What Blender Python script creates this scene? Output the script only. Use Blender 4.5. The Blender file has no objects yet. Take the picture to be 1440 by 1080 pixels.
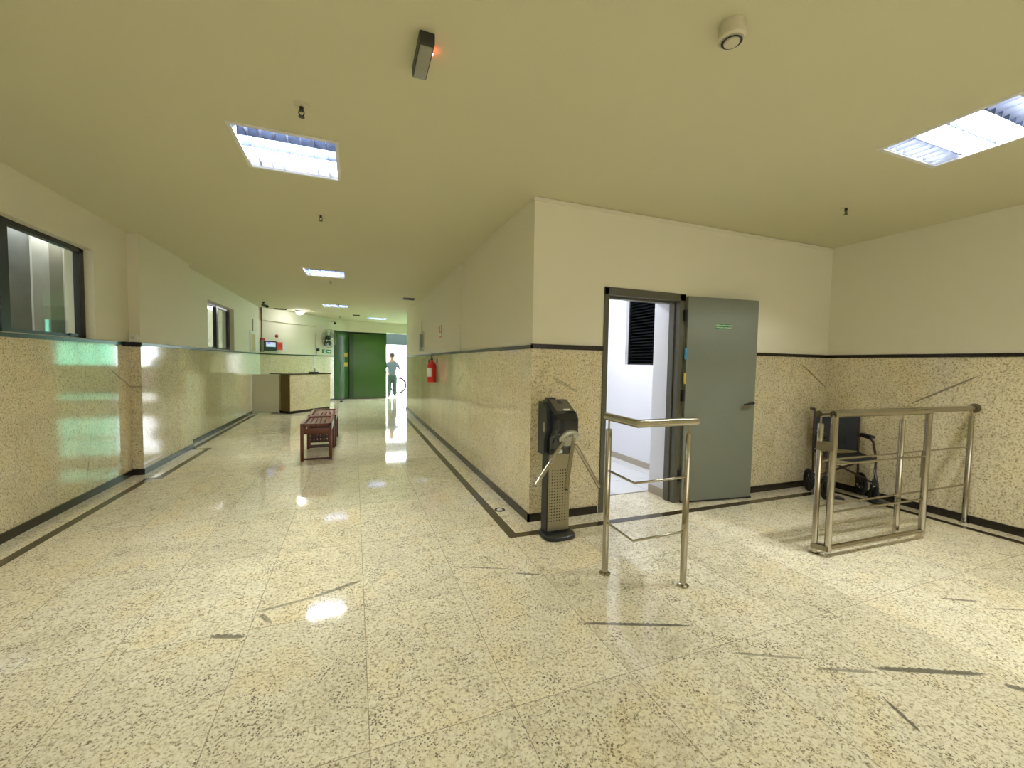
import bpy, bmesh, math, random
from mathutils import Vector, Matrix, Euler
random.seed(7)
S = bpy.context.scene
C = S.collection
PI = math.pi

# ------------------------------------------------------------------ camera
CAMZ = 1.36
yaw, pitch, roll = math.radians(20.9386), math.radians(2.831), math.radians(1.0086)
f_ = Vector((math.sin(yaw)*math.cos(pitch), math.cos(yaw)*math.cos(pitch), -math.sin(pitch)))
r_ = Vector((math.cos(yaw), -math.sin(yaw), 0))
u_ = r_.cross(f_)
rr = r_*math.cos(roll) + u_*math.sin(roll)
uu = -r_*math.sin(roll) + u_*math.cos(roll)
cam_d = bpy.data.cameras.new('camera'); cam = bpy.data.objects.new('camera', cam_d); C.objects.link(cam)
cam_d.sensor_width = 36; cam_d.lens = 36*580.68/1440; cam_d.clip_start = 0.02; cam_d.clip_end = 300
cam.matrix_world = Matrix(((rr.x, uu.x, -f_.x, 0), (rr.y, uu.y, -f_.y, 0), (rr.z, uu.z, -f_.z, CAMZ), (0, 0, 0, 1)))
S.camera = cam

# ------------------------------------------------------------------ light levels
SKY = 6.5        # daylight outside the street door
TUBE = 380.0     # fluorescent tubes
BULB = 30.0
S.view_settings.view_transform = 'Standard'; S.view_settings.look = 'None'
S.view_settings.exposure = 0.95; S.view_settings.gamma = 1.0
S.view_settings.use_curve_mapping = False
w = bpy.data.worlds.new('sky'); S.world = w; w.use_nodes = True
bg = w.node_tree.nodes['Background']; bg.inputs[0].default_value = (0.90, 0.97, 1.0, 1); bg.inputs[1].default_value = SKY
# added fill light in front of the windowless wall behind the camera
def area(name, loc, rot, sx, sy, watts, col):
    l = bpy.data.lights.new(name, 'AREA'); l.shape = 'RECTANGLE'; l.size = sx; l.size_y = sy; l.energy = watts; l.color = col
    o = bpy.data.objects.new(name, l); C.objects.link(o); o.location = loc; o.rotation_euler = rot; return o
area('added_back_fill', (1.4, -3.93, 1.55), (math.radians(90), 0, 0), 6.4, 1.5, 30, (1.0, .97, .90))

# ------------------------------------------------------------------ helpers: meshes
ORG = {}
def rootof(o):
    while o.parent: o = o.parent
    return o
class MB:
    def __init__(s): s.bm = bmesh.new()
    def _tag(s, n0, mi):
        s.bm.faces.ensure_lookup_table()
        for f in s.bm.faces[n0:]: f.material_index = mi
    def box(s, a, b, mi=0, bev=0.0):
        n0 = len(s.bm.faces)
        x0, y0, z0 = (min(a[i], b[i]) for i in range(3)); x1, y1, z1 = (max(a[i], b[i]) for i in range(3))
        v = [s.bm.verts.new(p) for p in ((x0,y0,z0),(x1,y0,z0),(x1,y1,z0),(x0,y1,z0),(x0,y0,z1),(x1,y0,z1),(x1,y1,z1),(x0,y1,z1))]
        fs = [s.bm.faces.new([v[i] for i in q]) for q in ((3,2,1,0),(4,5,6,7),(0,1,5,4),(1,2,6,5),(2,3,7,6),(3,0,4,7))]
        if bev > 0:
            es = set(e for f in fs for e in f.edges)
            bmesh.ops.bevel(s.bm, geom=list(es), offset=bev, segments=2, affect='EDGES', profile=0.6)
        s._tag(n0, mi); return s
    def obox(s, p0, p1, t, z0, z1, mi=0, side=1):
        """vertical slab from p0 to p1 (2d), thickness t to the side, between z0 and z1"""
        p0, p1 = Vector(p0[:2]), Vector(p1[:2]); d = (p1-p0).normalized(); n = Vector((-d.y, d.x))*t*side
        return s.prism([p0, p1, p1+n, p0+n], z0, z1, mi)
    def prism(s, pts, z0, z1, mi=0, xf=None):
        n0 = len(s.bm.faces)
        xf = xf or (lambda x, y, z: (x, y, z))
        lo = [s.bm.verts.new(xf(p[0], p[1], z0)) for p in pts]; hi = [s.bm.verts.new(xf(p[0], p[1], z1)) for p in pts]
        n = len(pts)
        s.bm.faces.new(lo[::-1]); s.bm.faces.new(hi)
        for i in range(n): s.bm.faces.new((lo[i], lo[(i+1)%n], hi[(i+1)%n], hi[i]))
        s._tag(n0, mi); return s
    def lathe(s, prof, c=(0,0,0), axis=(0,0,1), n=24, mi=0):
        """prof = [(radius, height)...] spun about axis through c"""
        n0 = len(s.bm.faces)
        q = Vector((0,0,1)).rotation_difference(Vector(axis).normalized()); c = Vector(c); rings = []
        for r, h in prof:
            if r < 1e-6: rings.append([s.bm.verts.new(c + q @ Vector((0,0,h)))])
            else: rings.append([s.bm.verts.new(c + q @ Vector((r*math.cos(2*PI*i/n), r*math.sin(2*PI*i/n), h))) for i in range(n)])
        for a, b in zip(rings, rings[1:]):
            if len(a) == 1 and len(b) == 1: continue
            for i in range(n):
                j = (i+1) % n
                if len(a) == 1: s.bm.faces.new((a[0], b[j], b[i]))
                elif len(b) == 1: s.bm.faces.new((a[i], a[j], b[0]))
                else: s.bm.faces.new((a[i], a[j], b[j], b[i]))
        s._tag(n0, mi); return s
    def cyl(s, p0, p1, r, r1=None, n=16, mi=0):
        p0, p1 = Vector(p0), Vector(p1); L = (p1-p0).length; r1 = r if r1 is None else r1
        return s.lathe([(0, 0), (r, 0), (r1, L), (0, L)], p0, p1-p0, n, mi)
    def tube(s, pts, r, n=10, closed=False, mi=0):
        n0 = len(s.bm.faces)
        P = [Vector(p) for p in pts]; m = len(P); rings = []
        up = None
        for i, p in enumerate(P):
            a = P[i-1] if (i or closed) else P[0]; b = P[(i+1) % m] if (i < m-1 or closed) else P[-1]
            t = (b-a).normalized()
            if up is None:
                up = Vector((0,0,1)) if abs(t.z) < .9 else Vector((1,0,0))
            x = t.cross(up).normalized(); y = x.cross(t).normalized(); up = y
            k = 1.0
            if 0 < i < m-1 or closed:
                cosA = max(-1, min(1, (P[i]-P[i-1]).normalized().dot((P[(i+1)%m]-P[i]).normalized())))
                k = 1/max(.5, math.cos(math.acos(cosA)/2))
            rings.append((p, x, y, t, k))
        R = []
        for p, x, y, t, k in rings:
            R.append([s.bm.verts.new(p + (x*math.cos(2*PI*j/n) + y*math.sin(2*PI*j/n))*r) for j in range(n)])
        for i in range(m if closed else m-1):
            a, b = R[i], R[(i+1) % m]
            for j in range(n): s.bm.faces.new((a[j], a[(j+1)%n], b[(j+1)%n], b[j]))
        if not closed:
            s.bm.faces.new(R[0][::-1]); s.bm.faces.new(R[-1])
        s._tag(n0, mi); return s
    def ball(s, c, r, sc=(1,1,1), n=14, mi=0):
        n0 = len(s.bm.faces)
        bmesh.ops.create_uvsphere(s.bm, u_segments=n, v_segments=max(6, n//2), radius=r, matrix=Matrix.Translation(c) @ Matrix.Diagonal((*sc, 1)))
        s._tag(n0, mi); return s
    def build(s, name, mats, parent=None, smooth=True, bev=0.0):
        bmesh.ops.recalc_face_normals(s.bm, faces=s.bm.faces[:])
        me = bpy.data.meshes.new(name)
        if parent is not None:
            o0 = ORG.get(rootof(parent).name)
            if o0 is not None: bmesh.ops.translate(s.bm, verts=s.bm.verts[:], vec=-o0)
        s.bm.to_mesh(me); s.bm.free()
        if not isinstance(mats, (list, tuple)): mats = [mats]
        for m in mats: me.materials.append(m)
        if smooth:
            me.polygons.foreach_set('use_smooth', [True]*len(me.polygons)); me.set_sharp_from_angle(angle=math.radians(38))
        o = bpy.data.objects.new(name, me); C.objects.link(o)
        if parent is not None: o.parent = parent
        if bev > 0:
            b = o.modifiers.new('bevel', 'BEVEL'); b.width = bev; b.segments = 2; b.limit_method = 'ANGLE'; b.angle_limit = math.radians(50)
        return o
def tag(o, label=None, cat=None, group=None, kind=None):
    if label: o['label'] = label
    if cat: o['category'] = cat
    if group: o['group'] = group
    if kind: o['kind'] = kind
    return o
def thing(name, label, cat, loc=(0,0,0), group=None, world=True, rotz=0, kind=None):
    o = bpy.data.objects.new(name, None); C.objects.link(o); o.location = loc; o.rotation_euler = (0, 0, rotz); o.empty_display_size = .1
    if world: ORG[o.name] = Vector(loc)
    return tag(o, label, cat, group, kind)
def dup(root, loc, label, group=None, rotz=None):
    r = root.copy(); C.objects.link(r); r.location = loc; r['label'] = label
    if rotz is not None: r.rotation_euler = (0, 0, rotz)
    if group: r['group'] = group
    for ch in list(root.children):
        c = ch.copy(); C.objects.link(c); c.parent = r
        for g in list(ch.children):
            d = g.copy(); C.objects.link(d); d.parent = c
    return r

# ------------------------------------------------------------------ helpers: materials
def nm(name):
    m = bpy.data.materials.new(name); m.use_nodes = True
    return m, m.node_tree.nodes, m.node_tree.links, m.node_tree.nodes['Principled BSDF']
def mat(name, col, rough=.5, metal=0, emit=None, es=0, bump=0, bscale=60, spec=None, var=0.0, coat=0):
    m, N, L, p = nm(name)
    p.inputs['Roughness'].default_value = rough; p.inputs['Metallic'].default_value = metal
    if spec is not None: p.inputs['Specular IOR Level'].default_value = spec
    if coat: p.inputs['Coat Weight'].default_value = coat
    p.inputs['Base Color'].default_value = (*col, 1)
    tc = N.new('ShaderNodeTexCoord')
    nz = N.new('ShaderNodeTexNoise'); nz.inputs['Scale'].default_value = bscale; nz.inputs['Detail'].default_value = 4
    L.new(tc.outputs['Object'], nz.inputs['Vector'])
    mx = N.new('ShaderNodeMix'); mx.data_type = 'RGBA'
    v = var if var else .05
    mx.inputs[6].default_value = (*[c*(1-v) for c in col], 1); mx.inputs[7].default_value = (*[min(1, c*(1+v)) for c in col], 1)
    L.new(nz.outputs['Fac'], mx.inputs[0]); L.new(mx.outputs[2], p.inputs['Base Color'])
    if emit:
        p.inputs['Emission Color'].default_value = (*emit, 1); p.inputs['Emission Strength'].default_value = es
    if bump:
        b = N.new('ShaderNodeBump'); b.inputs['Strength'].default_value = bump; b.inputs['Distance'].default_value = .002
        L.new(nz.outputs['Fac'], b.inputs['Height']); L.new(b.outputs[0], p.inputs['Normal'])
    return m
def math_(N, L, op, a, b=None, c=None):
    n = N.new('ShaderNodeMath'); n.operation = op
    for i, v in enumerate((a, b, c)):
        if v is None: continue
        if isinstance(v, (int, float)): n.inputs[i].default_value = v
        else: L.new(v, n.inputs[i])
    return n.outputs[0]
def mixc(N, L, fac, a, b, mode='MIX'):
    n = N.new('ShaderNodeMix'); n.data_type = 'RGBA'; n.blend_type = mode
    if isinstance(fac, (int, float)): n.inputs[0].default_value = fac
    else: L.new(fac, n.inputs[0])
    for i, v in ((6, a), (7, b)):
        if isinstance(v, tuple): n.inputs[i].default_value = (*v, 1)
        else: L.new(v, n.inputs[i])
    return n.outputs[2]
def ramp(N, L, fac, stops):
    n = N.new('ShaderNodeValToRGB'); cr = n.color_ramp
    while len(cr.elements) > 1: cr.elements.remove(cr.elements[-1])
    cr.elements[0].position = stops[0][0]; cr.elements[0].color = (*stops[0][1], 1)
    for p, c in stops[1:]:
        e = cr.elements.new(p); e.color = (*c, 1)
    L.new(fac, n.inputs[0]); return n.outputs[0]
def granite(name, plane, px, ox, py, oy, streaks=(), rough=.09, joints=True, warm=1.0, speck=1.0, tile_shift=True):
    """cream granite with dark grains. plane 'xy','xz','yz'; slabs px x py starting at ox, oy; streaks = (a0,b0,a1,b1,width,depth)"""
    m, N, L, p = nm(name)
    tc = N.new('ShaderNodeTexCoord'); sp = N.new('ShaderNodeSeparateXYZ'); L.new(tc.outputs['Object'], sp.inputs[0])
    A = sp.outputs['XYZ'.index(plane[0].upper())]; B = sp.outputs['XYZ'.index(plane[1].upper())]
    ua = math_(N, L, 'DIVIDE', math_(N, L, 'SUBTRACT', A, ox), px); ub = math_(N, L, 'DIVIDE', math_(N, L, 'SUBTRACT', B, oy), py)
    ia = math_(N, L, 'FLOOR', ua); ib = math_(N, L, 'FLOOR', ub)
    cid = N.new('ShaderNodeCombineXYZ'); L.new(ia, cid.inputs[0]); L.new(ib, cid.inputs[1])
    wn = N.new('ShaderNodeTexWhiteNoise'); wn.noise_dimensions = '3D'; L.new(cid.outputs[0], wn.inputs['Vector'])
    co = N.new('ShaderNodeVectorMath'); co.operation = 'MULTIPLY_ADD'
    L.new(wn.outputs['Color'], co.inputs[0]); co.inputs[1].default_value = (9, 9, 9) if tile_shift else (0, 0, 0); L.new(tc.outputs['Object'], co.inputs[2])
    V = co.outputs[0]
    def noise(sc, det=5, rg=.6, dist=0.0):
        n = N.new('ShaderNodeTexNoise'); n.inputs['Scale'].default_value = sc; n.inputs['Detail'].default_value = det
        n.inputs['Roughness'].default_value = rg; n.inputs['Distortion'].default_value = dist; L.new(V, n.inputs['Vector']); return n.outputs['Fac']
    grain = noise(78, 3, .66, .6)
    cream = ramp(N, L, grain, [(.30, (.24, .20, .135)), (.38, (.50, .435, .29)), (.46, (.79, .72, .52)), (.57, (.91, .86, .68)), (.72, (.93, .90, .77))])
    blot = noise(3.2, 3, .55, .4)
    tint = ramp(N, L, blot, [(.35, (.93, .92, .90)), (.5, (1, 1, 1)), (.68, (1.0, .955, .87))])
    col = mixc(N, L, 1.0, cream, tint, 'MULTIPLY')
    # dark biotite grains gathered in patches
    vo = N.new('ShaderNodeTexVoronoi'); vo.inputs['Scale'].default_value = 85; L.new(V, vo.inputs['Vector'])
    patch = noise(9, 4, .7)
    thr = math_(N, L, 'MULTIPLY', math_(N, L, 'SUBTRACT', patch, .415), 1.8*speck)
    sk = math_(N, L, 'LESS_THAN', vo.outputs['Distance'], math_(N, L, 'MINIMUM', thr, .36))
    col = mixc(N, L, math_(N, L, 'MULTIPLY', sk, .78), col, (.085, .075, .06))
    vo2 = N.new('ShaderNodeTexVoronoi'); vo2.inputs['Scale'].default_value = 38; L.new(V, vo2.inputs['Vector'])
    sk2 = math_(N, L, 'LESS_THAN', vo2.outputs['Distance'], math_(N, L, 'MULTIPLY', math_(N, L, 'SUBTRACT', noise(5, 2, .5), .5), .9))
    col = mixc(N, L, math_(N, L, 'MULTIPLY', sk2, .75), col, (.16, .13, .10))
    # faint wandering veins
    vn = noise(1.7, 4, .6, 1.6)
    vein = math_(N, L, 'SUBTRACT', 1.0, math_(N, L, 'MINIMUM', math_(N, L, 'MULTIPLY', math_(N, L, 'ABSOLUTE', math_(N, L, 'SUBTRACT', vn, .5)), 70), 1.0))
    col = mixc(N, L, math_(N, L, 'MULTIPLY', vein, .22), col, (.30, .26, .18))
    # slab to slab variation
    tv = ramp(N, L, wn.outputs['Value'], [(0, (.90, .89, .86)), (.5, (1, 1, 1)), (1, (1.0, .965, .90))])
    col = mixc(N, L, 1.0, col, tv, 'MULTIPLY')
    for a0, b0, a1, b1, wd, dp in streaks:     # single dark mineral veins of these slabs
        ln = math.hypot(a1-a0, b1-b0); an = math.atan2(b1-b0, a1-a0)
        cb = N.new('ShaderNodeCombineXYZ'); L.new(A, cb.inputs[0]); L.new(B, cb.inputs[1])
        mp = N.new('ShaderNodeMapping'); mp.vector_type = 'TEXTURE'; L.new(cb.outputs[0], mp.inputs['Vector'])
        mp.inputs['Location'].default_value = ((a0+a1)/2, (b0+b1)/2, 0); mp.inputs['Rotation'].default_value = (0, 0, an); mp.inputs['Scale'].default_value = (ln/2, wd*.72, 1)
        sx = N.new('ShaderNodeSeparateXYZ'); L.new(mp.outputs[0], sx.inputs[0])
        ax = math_(N, L, 'POWER', math_(N, L, 'ABSOLUTE', sx.outputs[0]), 4); ay = math_(N, L, 'POWER', math_(N, L, 'ABSOLUTE', math_(N, L, 'ADD', sx.outputs[1], math_(N, L, 'MULTIPLY', math_(N, L, 'SUBTRACT', grain, .5), 1.5))), 2)
        d = math_(N, L, 'ADD', ax, ay)
        mk = N.new('ShaderNodeMapRange'); mk.interpolation_type = 'SMOOTHSTEP'; L.new(d, mk.inputs[0])
        mk.inputs[1].default_value = 1.3; mk.inputs[2].default_value = .45; mk.inputs[3].default_value = 0; mk.inputs[4].default_value = dp
        col = mixc(N, L, mk.outputs[0], col, (.13, .115, .085))
    if joints:
        for u, pp in ((ua, px), (ub, py)):
            fr = math_(N, L, 'FRACT', u); e = math_(N, L, 'MINIMUM', fr, math_(N, L, 'SUBTRACT', 1.0, fr))
            ln_ = math_(N, L, 'LESS_THAN', e, .0017/pp)
            col = mixc(N, L, math_(N, L, 'MULTIPLY', ln_, .7), col, (.24, .19, .12))
    if warm != 1.0: col = mixc(N, L, 1.0, col, (1*warm, .97*warm, .9*warm), 'MULTIPLY')
    L.new(col, p.inputs['Base Color'])
    p.inputs['Roughness'].default_value = rough
    bp = N.new('ShaderNodeBump'); bp.inputs['Strength'].default_value = .015; bp.inputs['Distance'].default_value = .002
    L.new(noise(3, 1, .5), bp.inputs['Height']); L.new(bp.outputs[0], p.inputs['Normal'])
    return m

floor_streaks = [(1.12,1.835,1.66,1.62,.017,.9), (2.21,1.105,2.66,.905,.022,.9), (1.68,1.40,1.98,1.25,.013,.55), (1.95,1.196,2.2,1.08,.014,.6),
    (-.49,2.50,-.2,2.56,.018,.55), (-.22,2.555,.04,2.66,.022,.65), (-.66,2.35,-.5,2.29,.024,.8), (.60,2.652,.955,2.50,.010,.6), (.975,2.433,1.12,2.363,.014,.75),
    (3.28,1.33,3.45,1.233,.014,.7), (3.44,1.16,3.62,1.08,.012,.55), (2.64,.845,2.72,.77,.022,.85), (2.05,.975,1.99,.83,.012,.9), (-.47,2.47,-.40,2.37,.018,.6)]
M = {}
M['floor'] = granite('floor_granite', 'xy', .545, .05, .885, 1.457, floor_streaks, rough=.055)
M['dado_yz'] = granite('dado_granite_side', 'yz', 1.18, 3.48, 3.0, -1.0, [(2.415,1.028,1.939,1.328,.012,.75), (5.98,1.0,5.55,1.22,.016,.5), (5.05,.05,5.2,.75,.010,.35)], rough=.07, joints=False, speck=.42, warm=.98)
M['dado_xz'] = granite('dado_granite_front', 'xz', 1.1, 2.2-1.1, 3.0, -1.0, [(4.745,1.412,5.19,1.143,.012,.7), (1.6,1.25,1.85,1.12,.02,.35)], rough=.14, joints=False, speck=.7, warm=.9)
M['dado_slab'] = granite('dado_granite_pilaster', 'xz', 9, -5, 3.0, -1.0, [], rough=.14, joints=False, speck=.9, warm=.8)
M['paint'] = mat('wall_paint', (.80, .77, .61), .62, bump=.05, bscale=180, var=.015)
M['ceilpaint'] = mat('ceiling_paint', (.67, .64, .43), .8, bump=.04, bscale=150, var=.015)
M['blackstone'] = mat('black_granite', (.018, .013, .008), .26, bscale=120, var=.5)
M['brownstone'] = mat('brown_granite', (.050, .034, .014), .14, bscale=120, var=.5)
M['steel'] = mat('brushed_steel', (.44, .41, .34), .13, 1.0, bump=.08, bscale=220)
M['steel_dark'] = mat('steel_fitting', (.26, .23, .16), .32, 1.0)
M['blackplastic'] = mat('black_plastic', (.012, .014, .015), .28, bscale=90, var=.2)
M['blackgloss'] = mat('black_gloss_plastic', (.008, .012, .018), .10, coat=.5)
M['greyplastic'] = mat('dark_grey_panel', (.022, .022, .017), .45, bump=.1)
M['rubber'] = mat('rubber', (.012, .012, .012), .7)
M['doorgrey'] = mat('door_enamel', (.19, .205, .165), .38, bump=.03, bscale=30, var=.04)
M['framegrey'] = mat('door_frame_enamel', (.095, .092, .062), .4, bump=.05)
M['white'] = mat('white_plastic', (.78, .78, .74), .4)
M['whitepaint'] = mat('stairwell_paint', (.80, .80, .83), .6, bump=.03, bscale=150)
M['lampwhite'] = mat('lamp_reflector', (.50, .53, .60), .22, .35)
M['louvre'] = mat('lamp_louvre_shaded_blade', (.022, .030, .055), .5, 0, spec=.1)  # dimness of the lengthwise blades put into a near-black base colour
M['louvre_cross'] = mat('lamp_louvre_lit_blade', (.30, .32, .40), .4, .2)  # same aluminium, paler: brightness of the lit cross blades put into the colour
M['frame_alu'] = mat('window_frame_black', (.010, .012, .012), .3, .2)
M['redwood'] = mat('red_brown_wood', (.13, .028, .010), .32, bscale=25, var=.3)
M['darkwood'] = mat('dark_brown_wood', (.055, .016, .008), .4, bscale=25, var=.3)
M['slatwood'] = mat('worn_light_slats', (.42, .25, .17), .3, bscale=25, var=.2)
M['red'] = mat('red_enamel', (.62, .015, .012), .3)
M['redpipe'] = mat('red_conduit', (.38, .03, .03), .45)
M['orange'] = mat('orange_red_plastic', (.75, .06, .015), .35)
M['navy'] = mat('navy_nylon', (.006, .011, .019), .55, bump=.5, bscale=140, var=.4)
M['seatgrey'] = mat('dark_grey_nylon', (.016, .019, .020), .6, bump=.5, bscale=140, var=.3)
M['maroon'] = mat('maroon_enamel_tube', (.035, .007, .006), .3)
M['boxgreen'] = mat('grey_green_box', (.16, .17, .11), .5)
M['beige'] = mat('beige_enamel', (.62, .58, .42), .5)
M['deskpanel'] = granite('desk_granite', 'xz', 9, -5, 9, -5, [], rough=.12, joints=False, speck=.35, warm=.82)
M['creampanel'] = mat('cream_laminate', (.66, .64, .52), .35, var=.02)
M['signgreen'] = mat('sign_green', (.01, .16, .03), .4)
M['signwhite'] = mat('sign_white', (.85, .9, .8), .4)
M['exitgreen'] = mat('exit_sign_green', (.008, .13, .035), .4, emit=(.02, .35, .08), es=.03)
M['blue'] = mat('blue_sticker', (.02, .3, .6), .4)
M['yellow'] = mat('yellow_sticker_and_reflection', (.6, .42, .06), .5)  # also colours the reflection strips painted on the green glass
M['bluegrey'] = mat('blue_grey_screen', (.25, .32, .36), .2, emit=(.45, .55, .65), es=.5)
M['bluelight'] = mat('blue_screen_light', (.05, .02, .5), .2, emit=(.16, .08, .95), es=1.4)
M['redled'] = mat('red_indicator', (.8, .1, .05), .3, emit=(1, .12, .06), es=25)
M['ledpanel'] = mat('diffuser_grid', (.30, .30, .23), .35, bump=.6, bscale=260, var=.35)
M['skin'] = mat('skin', (.30, .16, .10), .5, bump=.1)
M['shirt'] = mat('grey_blue_shirt', (.11, .14, .165), .8, bump=.3)
M['shorts'] = mat('dark_green_trousers', (.035, .07, .05), .8, bump=.3)
M['hair'] = mat('dark_hair', (.02, .015, .012), .6, bump=.5)
M['pavement'] = mat('street_pavement', (.55, .54, .50), .8, bump=.3, bscale=12, var=.15)
M['awning'] = mat('teal_awning', (.003, .016, .011), .6, bump=.2)
M['pink'] = mat('violet_bicycle_enamel', (.42, .06, .34), .3)
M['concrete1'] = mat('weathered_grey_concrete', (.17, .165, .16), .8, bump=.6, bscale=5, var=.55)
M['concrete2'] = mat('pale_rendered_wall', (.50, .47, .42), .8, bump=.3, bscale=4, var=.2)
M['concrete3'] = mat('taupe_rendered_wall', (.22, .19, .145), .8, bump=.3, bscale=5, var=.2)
M['concrete4'] = mat('dark_olive_wall', (.12, .11, .05), .8, bscale=5, var=.2)  # dark olive band of the outside wall
M['leaf'] = mat('hedge_leaf', (.03, .12, .04), .6, var=.4)
M['whitetile'] = mat('white_floor_tile', (.72, .73, .73), .25)
M['tilegrout'] = mat('tile_grout', (.35, .33, .30), .8)
M['beigetile'] = mat('beige_skirting_tile', (.42, .36, .27), .35)
M['bladegrey'] = mat('grey_fan_blade', (.10, .10, .10), .4)
M['bottleglass'] = mat('pale_plastic', (.5, .45, .35), .4)
def emis(name, col, st):
    m, N, L, p = nm(name); p.inputs['Base Color'].default_value = (.8,.8,.8,1)
    p.inputs['Emission Color'].default_value = (*col, 1); p.inputs['Emission Strength'].default_value = st; return m
M['bladegrey'] = None
M['tube'] = emis('fluorescent_tube_light', (.96, .985, .94), TUBE)
M['bulb'] = emis('round_lamp_light', (.95, .92, 1.0), BULB)
def glass(name, tint, gl=.12, rough=.02):
    m, N, L, p = nm(name); N.remove(p); out = N['Material Output']
    t = N.new('ShaderNodeBsdfTransparent'); t.inputs[0].default_value = (*tint, 1)
    g = N.new('ShaderNodeBsdfGlossy'); g.inputs['Roughness'].default_value = rough; g.inputs[0].default_value = (.9, .95, .95, 1)
    lw = N.new('ShaderNodeLayerWeight'); lw.inputs[0].default_value = .5; fr_ = math_(N, L, 'MULTIPLY', math_(N, L, 'POWER', lw.outputs['Facing'], 5.0), .9)
    mx = N.new('ShaderNodeMixShader'); ad = math_(N, L, 'ADD', fr_, gl)
    L.new(ad, mx.inputs[0]); L.new(t.outputs[0], mx.inputs[1]); L.new(g.outputs[0], mx.inputs[2]); L.new(mx.outputs[0], out.inputs[0])
    return m
M['glass'] = glass('window_glass', (.86, .88, .86), .04)
M['aquaglass'] = glass('aqua_tinted_glass', (.34, .70, .56), .04)
def film(name, col, trans):
    m, N, L, p = nm(name); out = N['Material Output']
    p.inputs['Base Color'].default_value = (*col, 1); p.inputs['Roughness'].default_value = .16
    t = N.new('ShaderNodeBsdfTranslucent'); 
    tc = N.new('ShaderNodeTexCoord'); nz = N.new('ShaderNodeTexNoise'); nz.inputs['Scale'].default_value = 1.2; L.new(tc.outputs['Object'], nz.inputs['Vector'])
    c = ramp(N, L, nz.outputs['Fac'], [(.3, tuple(x*.75 for x in trans)), (.7, trans)]); L.new(c, t.inputs[0])
    a = N.new('ShaderNodeAddShader'); L.new(p.outputs[0], a.inputs[0]); L.new(t.outputs[0], a.inputs[1]); L.new(a.outputs[0], out.inputs[0])
    return m
M['greenfilm'] = film('green_film_glass', (.028, .090, .007), (.010, .028, .003))
M['greenedge'] = film('green_film_edge', (.012, .05, .006), (.002, .008, .001))
M['bladegrey'] = glass('smoky_fan_blade', (.5, .5, .5), .06, .25)
# perforated plate
def perforated():
    m, N, L, p = nm('perforated_steel'); p.inputs['Metallic'].default_value = .85; p.inputs['Roughness'].default_value = .38
    tc = N.new('ShaderNodeTexCoord'); sp = N.new('ShaderNodeSeparateXYZ'); L.new(tc.outputs['Object'], sp.inputs[0])
    dx = math_(N, L, 'SUBTRACT', math_(N, L, 'FRACT', math_(N, L, 'MULTIPLY', sp.outputs[0], 1/.0235)), .5)
    dz = math_(N, L, 'SUBTRACT', math_(N, L, 'FRACT', math_(N, L, 'MULTIPLY', sp.outputs[2], 1/.0235)), .5)
    d = math_(N, L, 'SQRT', math_(N, L, 'ADD', math_(N, L, 'MULTIPLY', dx, dx), math_(N, L, 'MULTIPLY', dz, dz)))
    hole = math_(N, L, 'LESS_THAN', d, .22)
    zin = math_(N, L, 'MULTIPLY', math_(N, L, 'GREATER_THAN', sp.outputs[2], .115), math_(N, L, 'LESS_THAN', sp.outputs[2], .54))
    xin = math_(N, L, 'LESS_THAN', math_(N, L, 'ABSOLUTE', sp.outputs[0]), .0822)
    k = math_(N, L, 'MULTIPLY', hole, math_(N, L, 'MULTIPLY', zin, xin))
    L.new(mixc(N, L, k, (.33, .30, .20), (.012, .010, .006)), p.inputs['Base Color']); return m
M['perf'] = perforated()

# ------------------------------------------------------------------ room shell
XR, YC, HC, HD, XL, XE = 1.407, 3.215, 2.754, 1.511, -2.384, 5.179
YB = -4.0; YF = 15.8; XV = 6.2
def struct(name, mb, mats, smooth=False, label=None):
    o = mb.build(name, mats, smooth=smooth); o['kind'] = 'structure'
    if label: o['label'] = label
    return o
m = MB(); m.box((XL-.3, YB-.2, -.12), (XV+.2, YF+.25, 0)); struct('floor', m, M['floor'], label='polished cream granite slab floor with dark grains')
# lamps: x0, y0 corners of the 0.60 m recesses
lamps = [(-.70, 2.945), (-.735, 7.03), (-.745, 11.28), (.40, 14.02), (-.70, -1.2), (3.1, 1.085), (3.1, -2.4)]
LW = .60
xs = sorted({XL-1.08, XV+.2} | {v for a, b in lamps for v in (a, a+LW)}); ys = sorted({YB-.2, YF+.25} | {v for a, b in lamps for v in (b, b+LW)})  # ceiling overhang added beyond the left wall to limit light-well daylight
m = MB()
for i in range(len(xs)-1):
    for j in range(len(ys)-1):
        cx, cy = (xs[i]+xs[i+1])/2, (ys[j]+ys[j+1])/2
        if any(a < cx < a+LW and b < cy < b+LW for a, b in lamps): continue
        m.box((xs[i], ys[j], HC), (xs[i+1], ys[j+1], HC+.17))
bmesh.ops.remove_doubles(m.bm, verts=m.bm.verts[:], dist=1e-5)
struct('ceiling', m, M['ceilpaint'], label='smooth cream painted ceiling')

PD = 1.490   # top of the granite, below its black cap
def wallbox(m, a, b):   # granite below, paint above
    m.box((a[0], a[1], 0), (b[0], b[1], PD), 1); m.box((a[0], a[1], PD), (b[0], b[1], HC), 0)
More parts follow.
